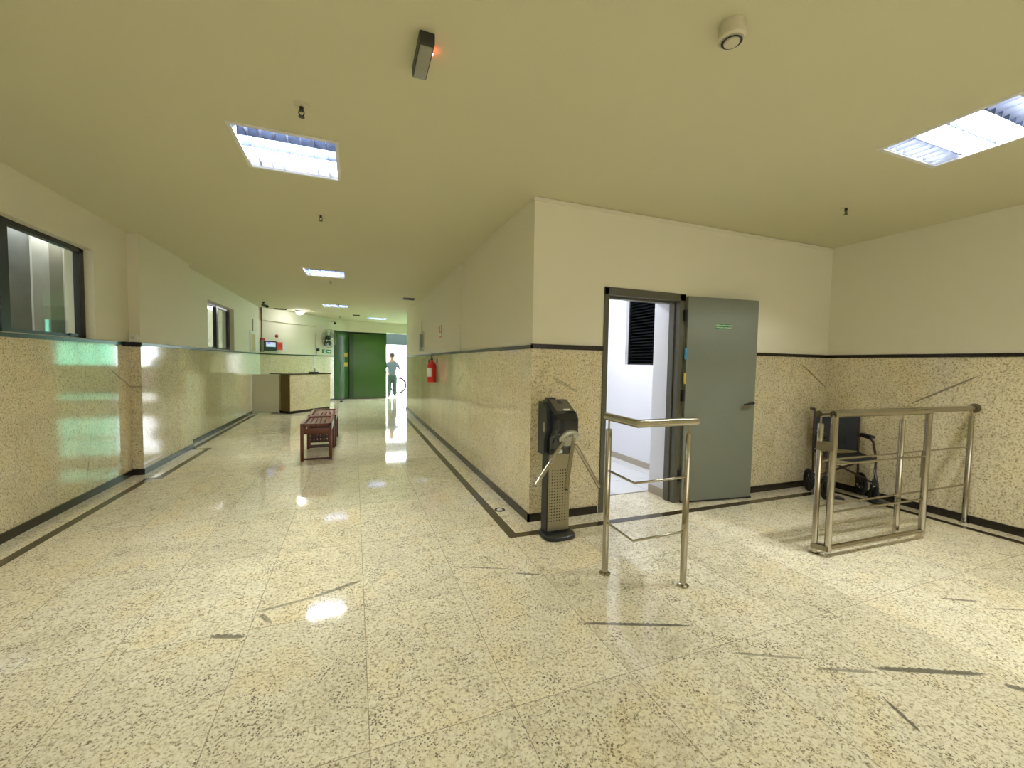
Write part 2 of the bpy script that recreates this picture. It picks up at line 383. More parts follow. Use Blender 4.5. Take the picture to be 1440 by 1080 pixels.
# left wall with two window openings
m = MB(); T = .22
W1 = (1.30, 5.298); W2 = (8.66, 10.36); ZS, ZT = 1.53, 2.392
m.box((XL-T, YB, 0), (XL, 12.9, PD), 1)
m.box((XL-T, YB, PD), (XL, 12.9, ZS)); m.box((XL-T, YB, ZT), (XL, 12.9, HC))
for y0, y1 in ((YB, W1[0]), (W1[1], W2[0]), (W2[1], 12.9)): m.box((XL-T, y0, ZS), (XL, y1, ZT))
struct('wall_left', m, [M['paint'], M['dado_yz']], label='left corridor wall, cream paint above a granite dado')
m = MB()   # shallow projecting bay of the wall
m.box((XL, 5.94, 0), (-2.28, 7.5, PD), 2); m.box((XL, 5.94, PD), (-2.28, 7.5, HC), 0)
for f in m.bm.faces:
    c = f.calc_center_median()
    if f.material_index == 2 and abs(f.normal.y) < .5: f.material_index = 1
struct('wall_left_projection', m, [M['paint'], M['dado_yz'], M['dado_slab']])
# slanted wall behind the desk
SA, SB = Vector((XL, 12.9)), Vector((-.64, 15.28)); sd = (SB-SA).normalized(); sn = Vector((sd.y, -sd.x))  # towards the room
def sp(t, out, z): p = SA + sd*t + sn*out; return (p.x, p.y, z)
m = MB(); m.obox(sp(-.25, 0, 0), sp(2.95, 0, 0), .2, 0, PD, 1); m.obox(sp(-.25, 0, 0), sp(2.95, 0, 0), .2, PD, HC, 0)
m.obox(sp(0, 0, 0), sp(2.07, 0, 0), -.05, 2.42, HC, 0)
struct('wall_behind_desk', m, [M['paint'], M['dado_xz']])
# far wall: lintel over the green glass and the street opening
m = MB(); Z0 = 2.385
G0, G1, G2 = Vector((-.64, 15.28)), Vector((-.19, 15.8)), Vector((1.10, 15.8))
m.obox(G0, G1, .18, Z0, HC); m.box((G1.x, YF, Z0), (XV, YF+.18, HC)); m.box((XV, 12.2, 0), (XV+.2, YF+.18, HC))
m.obox(sp(2.95,0,0), sp(3.03,0,0), .25, 0, Z0)
struct('wall_far', m, M['paint'])
# block on the right: corridor side, door side, far end
DX0, DX1, DZ = 2.104, 3.012, 2.062
m = MB(); wallbox(m, (XR, YC, 0), (XR+.2, 12.2, 0)); wallbox(m, (XR+.2, 12.0, 0), (XV+.2, 12.2, 0))
struct('wall_corridor_right', m, [M['paint'], M['dado_yz']])
m = MB(); wallbox(m, (XR+.2, YC, 0), (DX0, 3.56, 0)); wallbox(m, (DX1, YC, 0), (XE+.2, 3.56, 0)); m.box((DX0, YC, DZ), (DX1, 3.56, HC))
struct('wall_facing', m, [M['paint'], M['dado_xz']])
m = MB(); wallbox(m, (XE, YB-.2, 0), (XE+.2, YC, 0)); struct('wall_right', m, [M['paint'], M['dado_yz']])
m = MB(); wallbox(m, (XL-T, YB-.2, 0), (XE, YB, 0)); struct('wall_behind_camera', m, [M['paint'], M['dado_xz']])
# stairwell behind the grey door
m = MB()
LY0, LY1, LZ0, LZ1 = 4.10, 4.93, 1.373, 2.55
m.box((3.6, 3.56, 0), (3.9, LY0, HC)); m.box((3.6, LY1, 0), (3.9, 6.6, HC)); m.box((3.6, LY0, 0), (3.9, LY1, LZ0)); m.box((3.6, LY0, LZ1), (3.9, LY1, HC))
m.box((1.61, 6.6, 0), (3.9, 6.8, HC)); m.box((1.61, 3.56, 0), (1.7, 6.6, HC))
m.box((3.012, 3.562, 0), (3.6, 3.60, HC)); m.box((2.992, YC+.125, 0), (3.014, 3.60, DZ)); m.box((DX0-.002, YC+.125, 0), (DX0+.02, 3.60, DZ)); m.box((DX0, YC+.125, DZ-.02), (DX1, 3.60, DZ+.002)); m.box((1.7, 3.562, 0), (2.104, 3.60, HC))
struct('wall_stairwell', m, M['whitepaint'])
m = MB(); m.box((1.61, 3.60, 0), (3.9, 6.8, .004), 1)
for i in range(6):
    for j in range(8): m.box((1.70+i*.43+.003, 3.605+j*.43+.003, .003), (1.70+i*.43+.427, min(6.6, 3.605+j*.43+.427), .0065), 0)
struct('floor_stairwell', m, [M['whitetile'], M['tilegrout']])
m = MB(); m.box((3.585, 3.60, 0), (3.6, 6.6, .085))
m.box((2.98, 3.345, 0), (2.992, 3.60, .085)); m.box((3.0, 3.60, 0), (3.6, 3.612, .085))
struct('baseboard_stairwell', m, M['beigetile'])
m = MB(); m.box((3.75, LY0, LZ0), (3.77, LY1, LZ1), 0)
z = LZ0+.01
while z < LZ1-.02:
    m.prism([(3.66, z), (3.675, z), (3.745, z+.045), (3.73, z+.045)], LY0+.01, LY1-.01, 0, xf=lambda x, y, zz: (x, zz, y)); z += .042
m.box((3.65, LY0, LZ0), (3.75, LY0+.02, LZ1)); m.box((3.65, LY1-.02, LZ0), (3.75, LY1, LZ1)); m.box((3.65, LY0, LZ0), (3.75, LY1, LZ0+.015))
struct('window_3', m, M['frame_alu'], label='black louvred stairwell window')

# black cap along the granite
m = MB(); c0, c1, o_ = PD, 1.522, .014
m.box((XL, YB, c0), (XL+o_, 5.94, c1)); m.box((XL, 5.78, c0-.012), (XL+.04, 5.94, c1+.004)); m.box((-2.28, 5.925, c0), (-2.28+o_, 7.5, c1)); m.box((XL, 5.922, c0-.014), (-2.266, 5.94, c1+.006)); m.box((XL, 7.5, c0), (XL+o_, 12.9, c1))
struct('trim_1', m, M['blackstone'], label='black stone cap on the left granite dado')
m = MB(); m.obox(sp(.0, 0, 0), sp(2.95, 0, 0), -o_, c0, c1-.004); struct('trim_2', m, M['blackstone'])
c1b = 1.531
m = MB(); m.box((XR-o_, YC-o_, c0), (XR, 12.2, c1)); m.box((XR-o_, YC-o_, c0), (DX0-.0, YC, c1b)); m.box((DX1+.05, YC-o_, c0), (XE, YC, c1b-.008)); m.box((XE-o_, YB, c0), (XE, YC, c1b-.008))
struct('trim_3', m, M['blackstone'], label='black stone cap on the right granite dado')
# ceiling cove line on the facing wall
m = MB(); m.box((XR-.012, YC-.012, HC-.035), (XE, YC, HC-.012)); struct('trim_4', m, M['paint'])
# black baseboards
bb, bo = .068, .016
m = MB(); m.box((XL, YB, 0), (XL+bo, 5.94, bb)); m.box((XL, 5.924, 0), (-2.28+bo, 5.94, bb)); m.box((-2.28, 5.94, 0), (-2.28+bo, 7.516, bb)); m.box((XL, 7.5, 0), (-2.28, 7.516, bb)); m.box((XL, 7.5, 0), (XL+bo, 12.9, bb))
struct('baseboard_left', m, M['blackstone'])
m = MB(); m.box((XR-bo, YC-bo, 0), (XR, 12.2, bb)); m.box((XR-bo, YC-bo, 0), (DX0-.02, YC, bb)); m.box((DX1+.05, YC-bo, 0), (XE, YC, bb)); struct('baseboard_corridor_right', m, M['blackstone'])
m = MB(); m.box((XE-bo, YB, 0), (XE, YC-bo, bb)); struct('baseboard_right', m, M['blackstone'])
m = MB(); m.obox(sp(0, 0, 0), sp(2.95, 0, 0), -bo, 0, bb); struct('baseboard_behind_desk', m, M['blackstone'])
# dark bands let into the floor
def band(name, pts, wd, side, z=.0012):
    m = MB(); P = [Vector(p) for p in pts]; n = len(P); off = []
    for i in range(n):
        ds = []
        if i: ds.append((P[i]-P[i-1]).normalized())
        if i < n-1: ds.append((P[i+1]-P[i]).normalized())
        ns = [Vector((-d.y, d.x))*side for d in ds]
        if len(ns) == 2: b = (ns[0]+ns[1]); b = b/(1+ns[0].dot(ns[1]))
        else: b = ns[0]
        off.append(P[i]+b*wd)
    for i in range(n-1): m.prism([P[i], P[i+1], off[i+1], off[i]], -.01, z)
    struct(name, m, M['brownstone'])
band('floor_band_left', [(-2.118, YB), (-2.118, 5.67), (-2.02, 5.67), (-2.02, 7.43), (-2.225, 7.43), (-2.225, 11.75)], .07, 1)
band('floor_band_right', [(1.132, 12.2), (1.132, 2.944), (4.945, 2.944), (4.945, YB)], .076, 1)

# ------------------------------------------------------------------ windows on the left
def window(n, y0, y1, mulls, zs, zt, d=.075):
    r = thing('window_%d' % n, None, None, (XL-d, y0, zs), kind='structure')
    m = MB(); x0, x1 = XL-d-.05, XL-d; fw = .042
    m.box((x0, y0, zs), (x1, y1, zs+fw*.8)); m.box((x0, y0, zt-fw), (x1, y1, zt)); m.box((x0, y0, zs), (x1, y0+fw, zt)); m.box((x0, y1-fw*1.6, zs), (x1, y1, zt))
    for a, b in mulls: m.box((x0, a, zs), (x1+.006, b, zt))
    m.build('window_frame', M['frame_alu'], r, smooth=False)
    ed = [y0] + [v for ab in mulls for v in ab] + [y1]
    for i in range(0, len(ed), 2):
        g = MB(); g.box((x0+.022, ed[i]+.01, zs+.01), (x0+.026, ed[i+1]-.01, zt-.01)); g.build('pane', M['glass'], r, smooth=False)
    g = MB()
    for i in range(0, len(ed), 2): yy = ed[i+1]-.22; g.box((x1, yy-.05, zs+.02), (x1+.02, yy+.05, zs+.04))
    g.build('latch', M['frame_alu'], r, smooth=False)
window(1, W1[0], W1[1], [(2.22, 2.31), (3.235, 3.325), (4.25, 4.34)], ZS, ZT)
window(2, W2[0], W2[1]-.36+.33, [(9.42, 9.53)], ZS, ZT-.02)
# light well outside them
m = MB()
def wb(y0, y1, x, mi): m.box((XL-1.6, y0, -.1), (x, y1, 3.6), mi)
X0 = XL-1.316
m.box((XL-1.75, YB, -.1), (XL-1.6, 17, 4.2), 1)
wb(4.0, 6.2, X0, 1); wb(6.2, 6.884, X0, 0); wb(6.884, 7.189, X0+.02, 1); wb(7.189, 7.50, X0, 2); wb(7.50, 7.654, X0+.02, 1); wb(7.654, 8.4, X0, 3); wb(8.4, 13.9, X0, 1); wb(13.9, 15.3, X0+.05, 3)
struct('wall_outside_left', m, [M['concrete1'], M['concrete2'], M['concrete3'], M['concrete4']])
m = MB(); m.box((XL-1.75, YB, -.12), (XL-.3, 17, -.02)); struct('ground_light_well', m, M['pavement'])

# ------------------------------------------------------------------ grey door
r = thing('door_1', 'grey-green metal door standing wide open with an olive frame', 'door', (DX1, YC, 0), kind='structure')
m = MB(); fw = .05
m.box((DX0, YC-.012, 0), (DX0+fw, YC+.12, DZ)); m.box((DX1-fw, YC-.012, 0), (DX1+.02, YC+.12, DZ)); m.box((DX0, YC-.012, DZ-.065), (DX1+.02, YC+.12, DZ+.005))
m.box((DX0+fw, YC+.05, 0), (DX0+fw+.015, YC+.12, DZ-.065)); m.box((DX1-fw-.015, YC+.05, 0), (DX1-fw, YC+.12, DZ-.065)); m.box((DX0+fw, YC+.05, DZ-.085), (DX1-fw, YC+.12, DZ-.065))
m.build('door_frame', M['framegrey'], r, smooth=False, bev=.003)
# leaf lies almost against the wall
hx, hy = DX1+.022, YC-.045; fx, fy = 3.862, 3.075
ld = Vector((fx-hx, fy-hy)).normalized(); LN = (Vector((fx, fy))-Vector((hx, hy))).length; lnn = Vector((ld.y, -ld.x))
def lp(t, o, z): return (hx+ld.x*t+lnn.x*o, hy+ld.y*t+lnn.y*o, z)
m = MB(); m.obox(lp(0, 0, 0), lp(LN, 0, 0), .036, .018, 2.045)
leaf = m.build('door_leaf', M['doorgrey'], r, smooth=False, bev=.003)
m = MB(); m.obox(lp(0, 0, 0), lp(LN, 0, 0), .03, .006, .018); m.build('door_seal', M['rubber'], r, smooth=False)
for zz in (.22, 1.02, 1.80):
    m = MB(); m.cyl((hx-.016, hy-.002, zz), (hx-.016, hy-.002, zz+.11), .011); m.box((hx-.03, hy, zz), (hx+.004, hy+.03, zz+.11)); m.build('hinge', M['blackplastic'], r)
m = MB(); m.obox(lp(LN-.16, .0, 0), lp(LN-.05, .0, 0), -.004, .945, .968, 0); q = lp(LN-.065, 0, 1.0)
m.cyl(q, lp(LN-.065, .045, 1.0), .010, mi=0); m.build('lock_plate', M['steel_dark'], leaf)
m = MB(); m.tube([lp(LN-.055, .05, 1.0), lp(LN-.13, .055, .992), lp(LN-.175, .05, .985)], .0085); m.ball(lp(LN-.06, .045, 1.0), .016); m.build('door_handle', M['blackplastic'], leaf)
t0, t1 = .325, .50
m = MB(); m.obox(lp(t0, 0, 0), lp(t1, 0, 0), -.003, 1.740, 1.790); sg = m.build('door_sign', M['signgreen'], leaf, smooth=False)
def text(s_, name, size, loc, xdir, ndir, mt, parent, align='CENTER'):
    cu = bpy.data.curves.new(name, 'FONT'); cu.body = s_; cu.size = size; cu.align_x = align; cu.align_y = 'CENTER'; cu.extrude = .0004
    tmp = bpy.data.objects.new(name, cu); C.objects.link(tmp); bpy.context.view_layer.update()
    me = bpy.data.meshes.new_from_object(tmp.evaluated_get(bpy.context.evaluated_depsgraph_get())); bpy.data.objects.remove(tmp); bpy.data.curves.remove(cu)
    x = Vector(xdir).normalized(); n = Vector(ndir).normalized(); y = n.cross(x)
    me.transform(Matrix(((x.x, y.x, n.x, loc[0]), (x.y, y.y, n.y, loc[1]), (x.z, y.z, n.z, loc[2]), (0, 0, 0, 1))))
    o0 = ORG.get(rootof(parent).name)
    if o0 is not None: me.transform(Matrix.Translation(-o0))
    me.materials.clear(); me.materials.append(mt)
    o = bpy.data.objects.new(name, me); C.objects.link(o); o.parent = parent; return o
nd = (lnn.x, lnn.y, 0); xd = (ld.x, ld.y, 0)
tx = text('PORTA CORTA-FOGO', 'lettering', .0185, lp((t0+t1)/2, .004, 1.775), xd, nd, M['signwhite'], leaf)
tx = text('MANTENHA FECHADA', 'lettering', .0175, lp((t0+t1)/2, .004, 1.754), xd, nd, M['signwhite'], leaf)
m = MB(); m.box((hx-.028, hy-.006, 1.43), (hx-.004, hy-.002, 1.54)); m.build('sticker', M['blue'], leaf, smooth=False)['label'] = 'blue sticker on the hinge edge'
m = MB(); m.box((hx-.028, hy-.006, 1.19), (hx-.004, hy-.002, 1.30)); m.build('sticker', M['yellow'], leaf, smooth=False)['label'] = 'yellow sticker on the hinge edge'
m = MB(); m.box((fx-.03, fy+.0, 0), (fx+.01, fy+.03, .02)); m.build('door_stop', M['rubber'], r)

# ------------------------------------------------------------------ green glass front
r = thing('door_2', 'tall green film-covered glass entrance panels with a dark head rail', 'door', (-.19, 15.8, 0), kind='structure')
for a, b in ((G0, G1), (G1, G1.lerp(G2, .5)), (G1.lerp(G2, .5), G2)):
    m = MB(); m.obox(a, b, .012, .03, 2.37); m.build('glass_panel', M['greenfilm'], r, smooth=False)
m = MB()
for a, b in ((G0, G1), (G1, G2)): m.obox(a, b, .05, 2.33, Z0); m.obox(a, b, .05, 0, .03)
m.obox(G1, G1+Vector((.05, 0)), .04, .03, 2.33); m.obox(G0, G0+Vector((.02, .02)), .04, .03, 2.33)
m.build('rail', M['frame_alu'], r, smooth=False)
m = MB(); m.box((-.165, 15.79, .03), (-.02, 15.80, 2.33)); m.build('overlap_strip', M['greenedge'], r, smooth=False)
for zz, cc in ((1.62, 'yellow'), (1.28, 'yellow')):
    pm = (G0*.18+G1*.82); m = MB(); m.obox(pm-Vector((.06, .07)), pm+Vector((.05, .055)), -.003, zz-.13, zz+.02); m.build('notice', M['yellow'], r, smooth=False)  # yellow strips that paint reflections onto the left green glass panel
m = MB(); m.cyl((-.36, 15.50, .95), (-.36, 15.50, 1.35), .012); m.build('pull_handle', M['steel'], r)
# tinted side lights right of the open entrance
r = thing('window_4', 'aqua tinted glass front beside the open street entrance', 'window', (2.2, 15.8, 0), kind='structure')
xs4 = [1.90, 2.35, 2.8, 3.3, 3.85, 4.4, 4.95, 5.5, 6.2]
for a, b in zip(xs4, xs4[1:]):
    m = MB(); m.box((a, 15.82, .05), (b, 15.83, Z0)); m.build('pane', M['aquaglass'], r, smooth=False)
m = MB()
for a in xs4: m.box((a-.022, 15.80, 0), (a+.022, 15.85, Z0))
for z in (.0, 1.05, 1.72): m.box((1.9, 15.80, z), (6.2, 15.85, z+.05))
m.build('window_frame', M['frame_alu'], r, smooth=False)

# ------------------------------------------------------------------ outside
m = MB(); m.box((-12, YF+.25, -.14), (22, 60, -.02)); struct('ground_street', m, M['pavement'])
r = thing('awning', 'dark teal shop awning hanging outside above the street entrance', 'awning', (2.0, 18.6, 2.1))
m = MB(); m.prism([(18.2, 2.50), (19.6, 2.86), (19.6, 2.90), (18.2, 2.54)], .2, 4.4, 0, xf=lambda x, y, z: (z, x, y)); m.build('canopy', M['awning'], r, smooth=False)
m = MB(); m.box((.2, 18.18, 2.06), (4.4, 18.22, 2.50)); m.build('valance', M['awning'], r, smooth=False)
for x in (.22, 4.38):
    m = MB(); m.tube([(x, 18.2, 2.3), (x, 19.6, 2.3), (x, 19.6, -.02)], .025); m.build('support', M['steel_dark'], r)
r = thing('hedge', 'clipped green hedge outside the tinted glass front', 'hedge', (4.2, 20.6, -.02))
m = MB(); m.box((2.6, 20.3, -.02), (7.4, 21.0, 1.0), 0, .08)
for i in range(700):
    x = random.uniform(2.6, 7.4); z = random.uniform(.0, 1.05); y = 20.28+random.uniform(-.05, .05) if z < 1.0 else random.uniform(20.3, 21)
    p = Vector((x, y, z)); a = Vector((random.uniform(-1, 1), random.uniform(-.4, .4), random.uniform(-1, 1))).normalized()*.05; b = a.cross(Vector((random.uniform(-1,1), 1, random.uniform(-1,1)))).normalized()*.03
    m.bm.faces.new([m.bm.verts.new(p+v) for v in (a, b, -a, -b)])
tag(m.build('foliage', M['leaf'], r, smooth=False), kind=None)

# ------------------------------------------------------------------ ceiling lamps
def make_lamp():
    r = thing('ceiling_light', 'x', 'ceiling light', (0, 0, 0), 'recessed louvre ceiling lights', world=False)
    W = LW; h = .15
    m = MB()   # housing: open box with sloping reflectors
    a = [(.002, .002, 0), (W-.002, .002, 0), (W-.002, W-.002, 0), (.002, W-.002, 0)]; b = [(.03, .07, h), (W-.03, .07, h), (W-.03, W-.07, h), (.03, W-.07, h)]
    va = [m.bm.verts.new(p) for p in a]; vb = [m.bm.verts.new(p) for p in b]
    for i in range(4): m.bm.faces.new((va[i], va[(i+1)%4], vb[(i+1)%4], vb[i]))
    m.bm.faces.new(vb); m.build('reflector', M['lampwhite'], r, smooth=False)
    m = MB(); t = .014
    for q in (((-.008, -.008), (W+.008, t)), ((-.008, W-t), (W+.008, W+.008)), ((-.008, t), (t, W-t)), ((W-t, t), (W+.008, W-t))): m.box((*q[0], -.006), (*q[1], .001))
    m.build('frame', M['white'], r, smooth=False)
    for y in (.255, .345):
        m = MB(); m.cyl((.04, y, .108), (W-.04, y, .108), .013, n=12); m.build('fluorescent_tube', M['tube'], r)
    m = MB(); z0, z1 = .006, .070
    for i in range(1, 8): x = W*i/8; m.prism([(x-.0015, z0), (x+.0015, z0), (x+.003, z1-.02), (x-.003, z1-.02)], .014, W-.014, 1, xf=lambda a, b, c: (a, c, b))
    for j in range(1, 4): y = W*j/4; m.prism([(y-.002, z0), (y+.002, z0), (y+.008, z1), (y-.008, z1)], .014, W-.014, 0, xf=lambda a, b, c: (c, a, b))
    m.build('louvre', [M['louvre'], M['louvre_cross']], r, smooth=False)
    return r
L0 = make_lamp()
labs = ['lit louvre light panel in the ceiling at upper left, largest over the corridor', 'lit louvre light panel second along the corridor ceiling', 'lit louvre light panel third along the corridor ceiling, far off',
        'small lit louvre light panel farthest away, before the green glass', 'louvre light panel in the ceiling behind the camera over the corridor', 'bright louvre light panel at the right edge above the metal railings', 'louvre light panel in the ceiling behind the camera on the right']
for i, (a, b) in enumerate(lamps):
    if i == 0: L0.location = (a, b, HC); L0['label'] = labs[0]
    else: dup(L0, (a, b, HC), labs[i])
r = thing('ceiling_light', 'glowing round bulkhead lamp on the ceiling above the reception desk', 'ceiling light', (-1.435, 13.2, HC))
m = MB(); m.lathe([(0, 0), (.12, 0), (.12, -.03), (.10, -.035)], (-1.435, 13.2, HC)); m.build('base', M['white'], r)
m = MB(); m.lathe([(.105, -.03), (.095, -.07), (.06, -.095), (0, -.105)], (-1.435, 13.2, HC)); m.build('globe', M['bulb'], r)
r = thing('ceiling_light', 'white round lamp inside the stairwell behind the grey door', 'ceiling light', (2.7, 4.6, HC))
m = MB(); m.lathe([(0, 0), (.16, 0), (.16, -.03), (.12, -.035)], (2.7, 4.6, HC)); m.build('base', M['white'], r)
m = MB(); m.lathe([(.13, -.03), (.12, -.07), (.08, -.095), (0, -.105)], (2.7, 4.6, HC)); m.build('globe', emis('stairwell_lamp_light', (.86, .90, 1.0), 120), r)

# ------------------------------------------------------------------ sprinklers and other ceiling fittings
def make_sprinkler():
    r = thing('fire_sprinkler', 'x', 'sprinkler', (0,0,0), 'pendent fire sprinklers', world=False)
    m = MB(); m.lathe([(0, 0), (.042, 0), (.040, -.006), (.018, -.012), (0, -.012)], n=24); m.build('escutcheon', M['beige'], r)
    m = MB(); m.cyl((0,0,-.012), (0,0,-.034), .011); m.tube([(.011,0,-.03), (.014,0,-.045), (.004,0,-.062)], .003, 6); m.tube([(-.011,0,-.03), (-.014,0,-.045), (-.004,0,-.062)], .003, 6); m.build('frame_arms', M['blackplastic'], r)
    m = MB(); m.lathe([(0, -.060), (.016, -.062), (.016, -.065), (0, -.066)], n=18); m.build('deflector', M['blackplastic'], r); return r
s0 = make_sprinkler()
sps = [((-.268, 2.60), 'fire sprinkler beside the nearest corridor ceiling light'), ((-.297, 4.42), 'fire sprinkler alone between the first and second corridor lights'), ((3.949, 2.365), 'fire sprinkler on the ceiling over the wheelchair corner'),
       ((-.384, 7.99), 'small fire sprinkler just beyond the second corridor light'), ((-.358, 11.08), 'tiny fire sprinkler at the near edge of the third corridor light'), ((-.42, 14.2), 'tiny fire sprinkler in front of the green glass, left of the flat vent')]
for i, ((x, y), lb) in enumerate(sps):
    if i == 0: s0.location = (x, y, HC); s0['label'] = lb
    else: dup(s0, (x, y, HC), lb)
def vent(x, y, sx, sy, lb):
    r = thing('ceiling_vent', lb, 'vent', (x, y, HC), 'black ceiling vents')
    m = MB(); m.box((x-sx/2, y-sy/2, HC-.012), (x+sx/2, y+sy/2, HC), 0, .003); m.build('frame', M['blackplastic'], r)
    m = MB()
    for i in range(5): yy = y-sy/2+sy*(i+.5)/5; m.box((x-sx/2+.01, yy-.006, HC-.018), (x+sx/2-.01, yy+.004, HC-.012))
    m.build('slats', M['greyplastic'], r)
vent(1.13, 9.43, .26, .22, 'flat black ceiling vent beside the right corridor wall')
vent(-1.889, 13.0, .30, .16, 'flat black ceiling vent over the slanted wall behind the desk')
vent(.061, 13.54, .20, .16, 'small dark ceiling vent between the two farthest louvre lights')
# emergency light
ex, ey = .297, 1.95
r = thing('emergency_light', 'narrow grey emergency light fixed under the ceiling with a red indicator', 'emergency light', (ex, ey, HC), rotz=0)
m = MB(); m.box((ex-.040, ey-.12, HC-.050), (ex+.026, ey+.115, HC), 0, .006); m.build('housing', M['greyplastic'], r)
m = MB(); m.box((ex-.034, ey-.105, HC-.056), (ex+.020, ey+.108, HC-.049), 0, .002); m.build('diffuser', M['ledpanel'], r)
m = MB(); m.ball((ex+.030, ey-.02, HC-.018), .006); m.build('indicator_lamp', M['redled'], r)
# smoke detector
sx_, sy_ = 1.44, 1.325
r = thing('smoke_detector', 'round cream smoke detector hanging from the ceiling at upper right', 'smoke detector', (sx_, sy_, HC))
m = MB(); m.lathe([(0, 0), (.048, 0), (.050, -.01), (.050, -.040)], (sx_, sy_, HC), n=32); m.build('base', M['beige'], r)
m = MB(); m.lathe([(.0505, -.038), (.0525, -.044), (.0525, -.058), (.046, -.066), (0, -.068)], (sx_, sy_, HC), n=32); m.build('sensor_head', M['beige'], r)
m = MB(); m.lathe([(.034, -.066), (.040, -.070), (.036, -.0725), (.031, -.0700)], (sx_, sy_, HC), n=32); m.build('air_slot', M['blackplastic'], r)
m = MB(); m.lathe([(0, -.067), (.032, -.067), (.028, -.076), (0, -.078)], (sx_, sy_, HC), n=32); m.build('cap', M['beige'], r)
# camera near left wall end
r = thing('security_camera', 'black bullet security camera under the ceiling by the left wall', 'security camera', (-2.06, 11.6, HC))
m = MB(); m.cyl((-2.06, 11.6, HC), (-2.06, 11.6, HC-.03), .035); m.tube([(-2.06, 11.6, HC-.03), (-2.04, 11.58, HC-.08)], .014); m.build('bracket', M['blackplastic'], r)
m = MB(); m.cyl((-2.08, 11.66, HC-.075), (-1.95, 11.45, HC-.13), .034); m.build('body', M['blackplastic'], r)
m = MB(); m.cyl((-1.952, 11.453, HC-.129), (-1.945, 11.442, HC-.132), .024); m.build('lens', M['blackgloss'], r)
r = thing('security_camera', 'small black dome camera above the left end of the green glass', 'security camera', (-.578, 15.1, 2.60))
m = MB(); q = sp(2.8, .0, 2.66); m.cyl(q, sp(2.8, .16, 2.66), .016); m.lathe([(0, .04), (.05, .03), (.055, 0), (0, 0)], sp(2.8, .16, 2.63)); m.build('bracket', M['beige'], r)
m = MB(); m.ball(sp(2.8, .16, 2.60), .045, (1, 1, .9)); m.build('dome', M['blackgloss'], r)

# ------------------------------------------------------------------ things on the slanted wall
def slab(m, t0, t1, o0, o1, z0, z1, mi=0): m.obox(sp(t0, o0, 0), sp(t1, o0, 0), -(o1-o0), z0, z1, mi)
r = thing('fire_alarm_panel', 'dark fire alarm panel with a lit blue-grey screen on the wall behind the desk', 'alarm panel', sp(.28, 0.03, 1.59))
m = MB(); slab(m, .09, .485, 0, .08, 1.59, 1.865); m.build('housing', M['blackplastic'], r, smooth=False, bev=.01)
m = MB(); slab(m, .125, .44, .08, .086, 1.705, 1.83); sc_ = m.build('screen', M['bluegrey'], r, smooth=False)
m = MB(); slab(m, .16, .26, .086, .089, 1.78, 1.828); m.build('lit_display', M['bluelight'], sc_, smooth=False)
r = thing('call_point', 'orange-red fire alarm call point right of the dark alarm panel', 'call point', sp(.61, 0, 1.63))
m = MB(); slab(m, .512, .71, 0, .07, 1.63, 1.85); m.build('housing', M['orange'], r, smooth=False, bev=.012)
m = MB(); slab(m, .55, .67, .07, .074, 1.68, 1.79); m.build('glass_plate', M['red'], r, smooth=False)
r = thing('alarm_siren', 'small round dark red siren on the wall above the call point', 'siren', sp(.55, 0, 2.02))
m = MB(); m.lathe([(0, 0), (.045, 0), (.045, .03), (.02, .045), (0, .045)], sp(.55, 0, 2.02), (sn.x, sn.y, 0)); m.build('horn', M['redpipe'], r)
r = thing('junction_box', 'grey-green junction box left of the fire alarm panel', 'junction box', sp(.05, 0, 1.56))
m = MB(); slab(m, -.02, .085, 0, .06, 1.56, 1.87); m.build('box', M['boxgreen'], r, smooth=False, bev=.006)
m = MB(); slab(m, -.005, .07, .06, .064, 1.58, 1.85); m.build('cover', M['boxgreen'], r, smooth=False)
r = thing('conduit', 'dark red conduit running down the wall from the ceiling to the alarm panel', 'conduit', sp(.0, 0, 1.87))
m = MB(); m.tube([sp(.01, .06, HC), sp(.01, .06, 2.42), sp(.04, .03, 2.35), sp(.04, .03, 1.91)], .016, 8); m.build('pipe', M['redpipe'], r)
m = MB(); slab(m, .01, .12, .0, .05, 1.87, 1.93); m.build('elbow_box', M['redpipe'], r, smooth=False)
o = (lambda mm: (slab(mm, .77, .94, 0, .004, 1.645, 1.845), mm.build('paper_notice', M['white'], None, smooth=False))[1])(MB()); tag(o, 'pale paper sheet taped to the white wall right of the call point', 'notice')
# framed notice on the end of the left wall
r = thing('wall_notice', 'tall pale yellow notice in a white holder hanging at the end of the left wall', 'notice', (XL, 12.05, 1.55))
m = MB(); m.box((XL, 11.72, 1.54), (XL+.02, 12.42, 2.06), 0, .004); m.build('holder', M['white'], r)
m = MB(); m.box((XL+.02, 11.86, 1.56), (XL+.023, 12.26, 1.98)); m.build('sheet', mat('pale_yellow_paper', (.62, .52, .26), .6), r, smooth=False)
m = MB(); m.tube([(XL+.008, 12.07, 2.06), (XL+.008, 12.09, 2.36)], .006, 6); m.build('cord', M['greyplastic'], r)
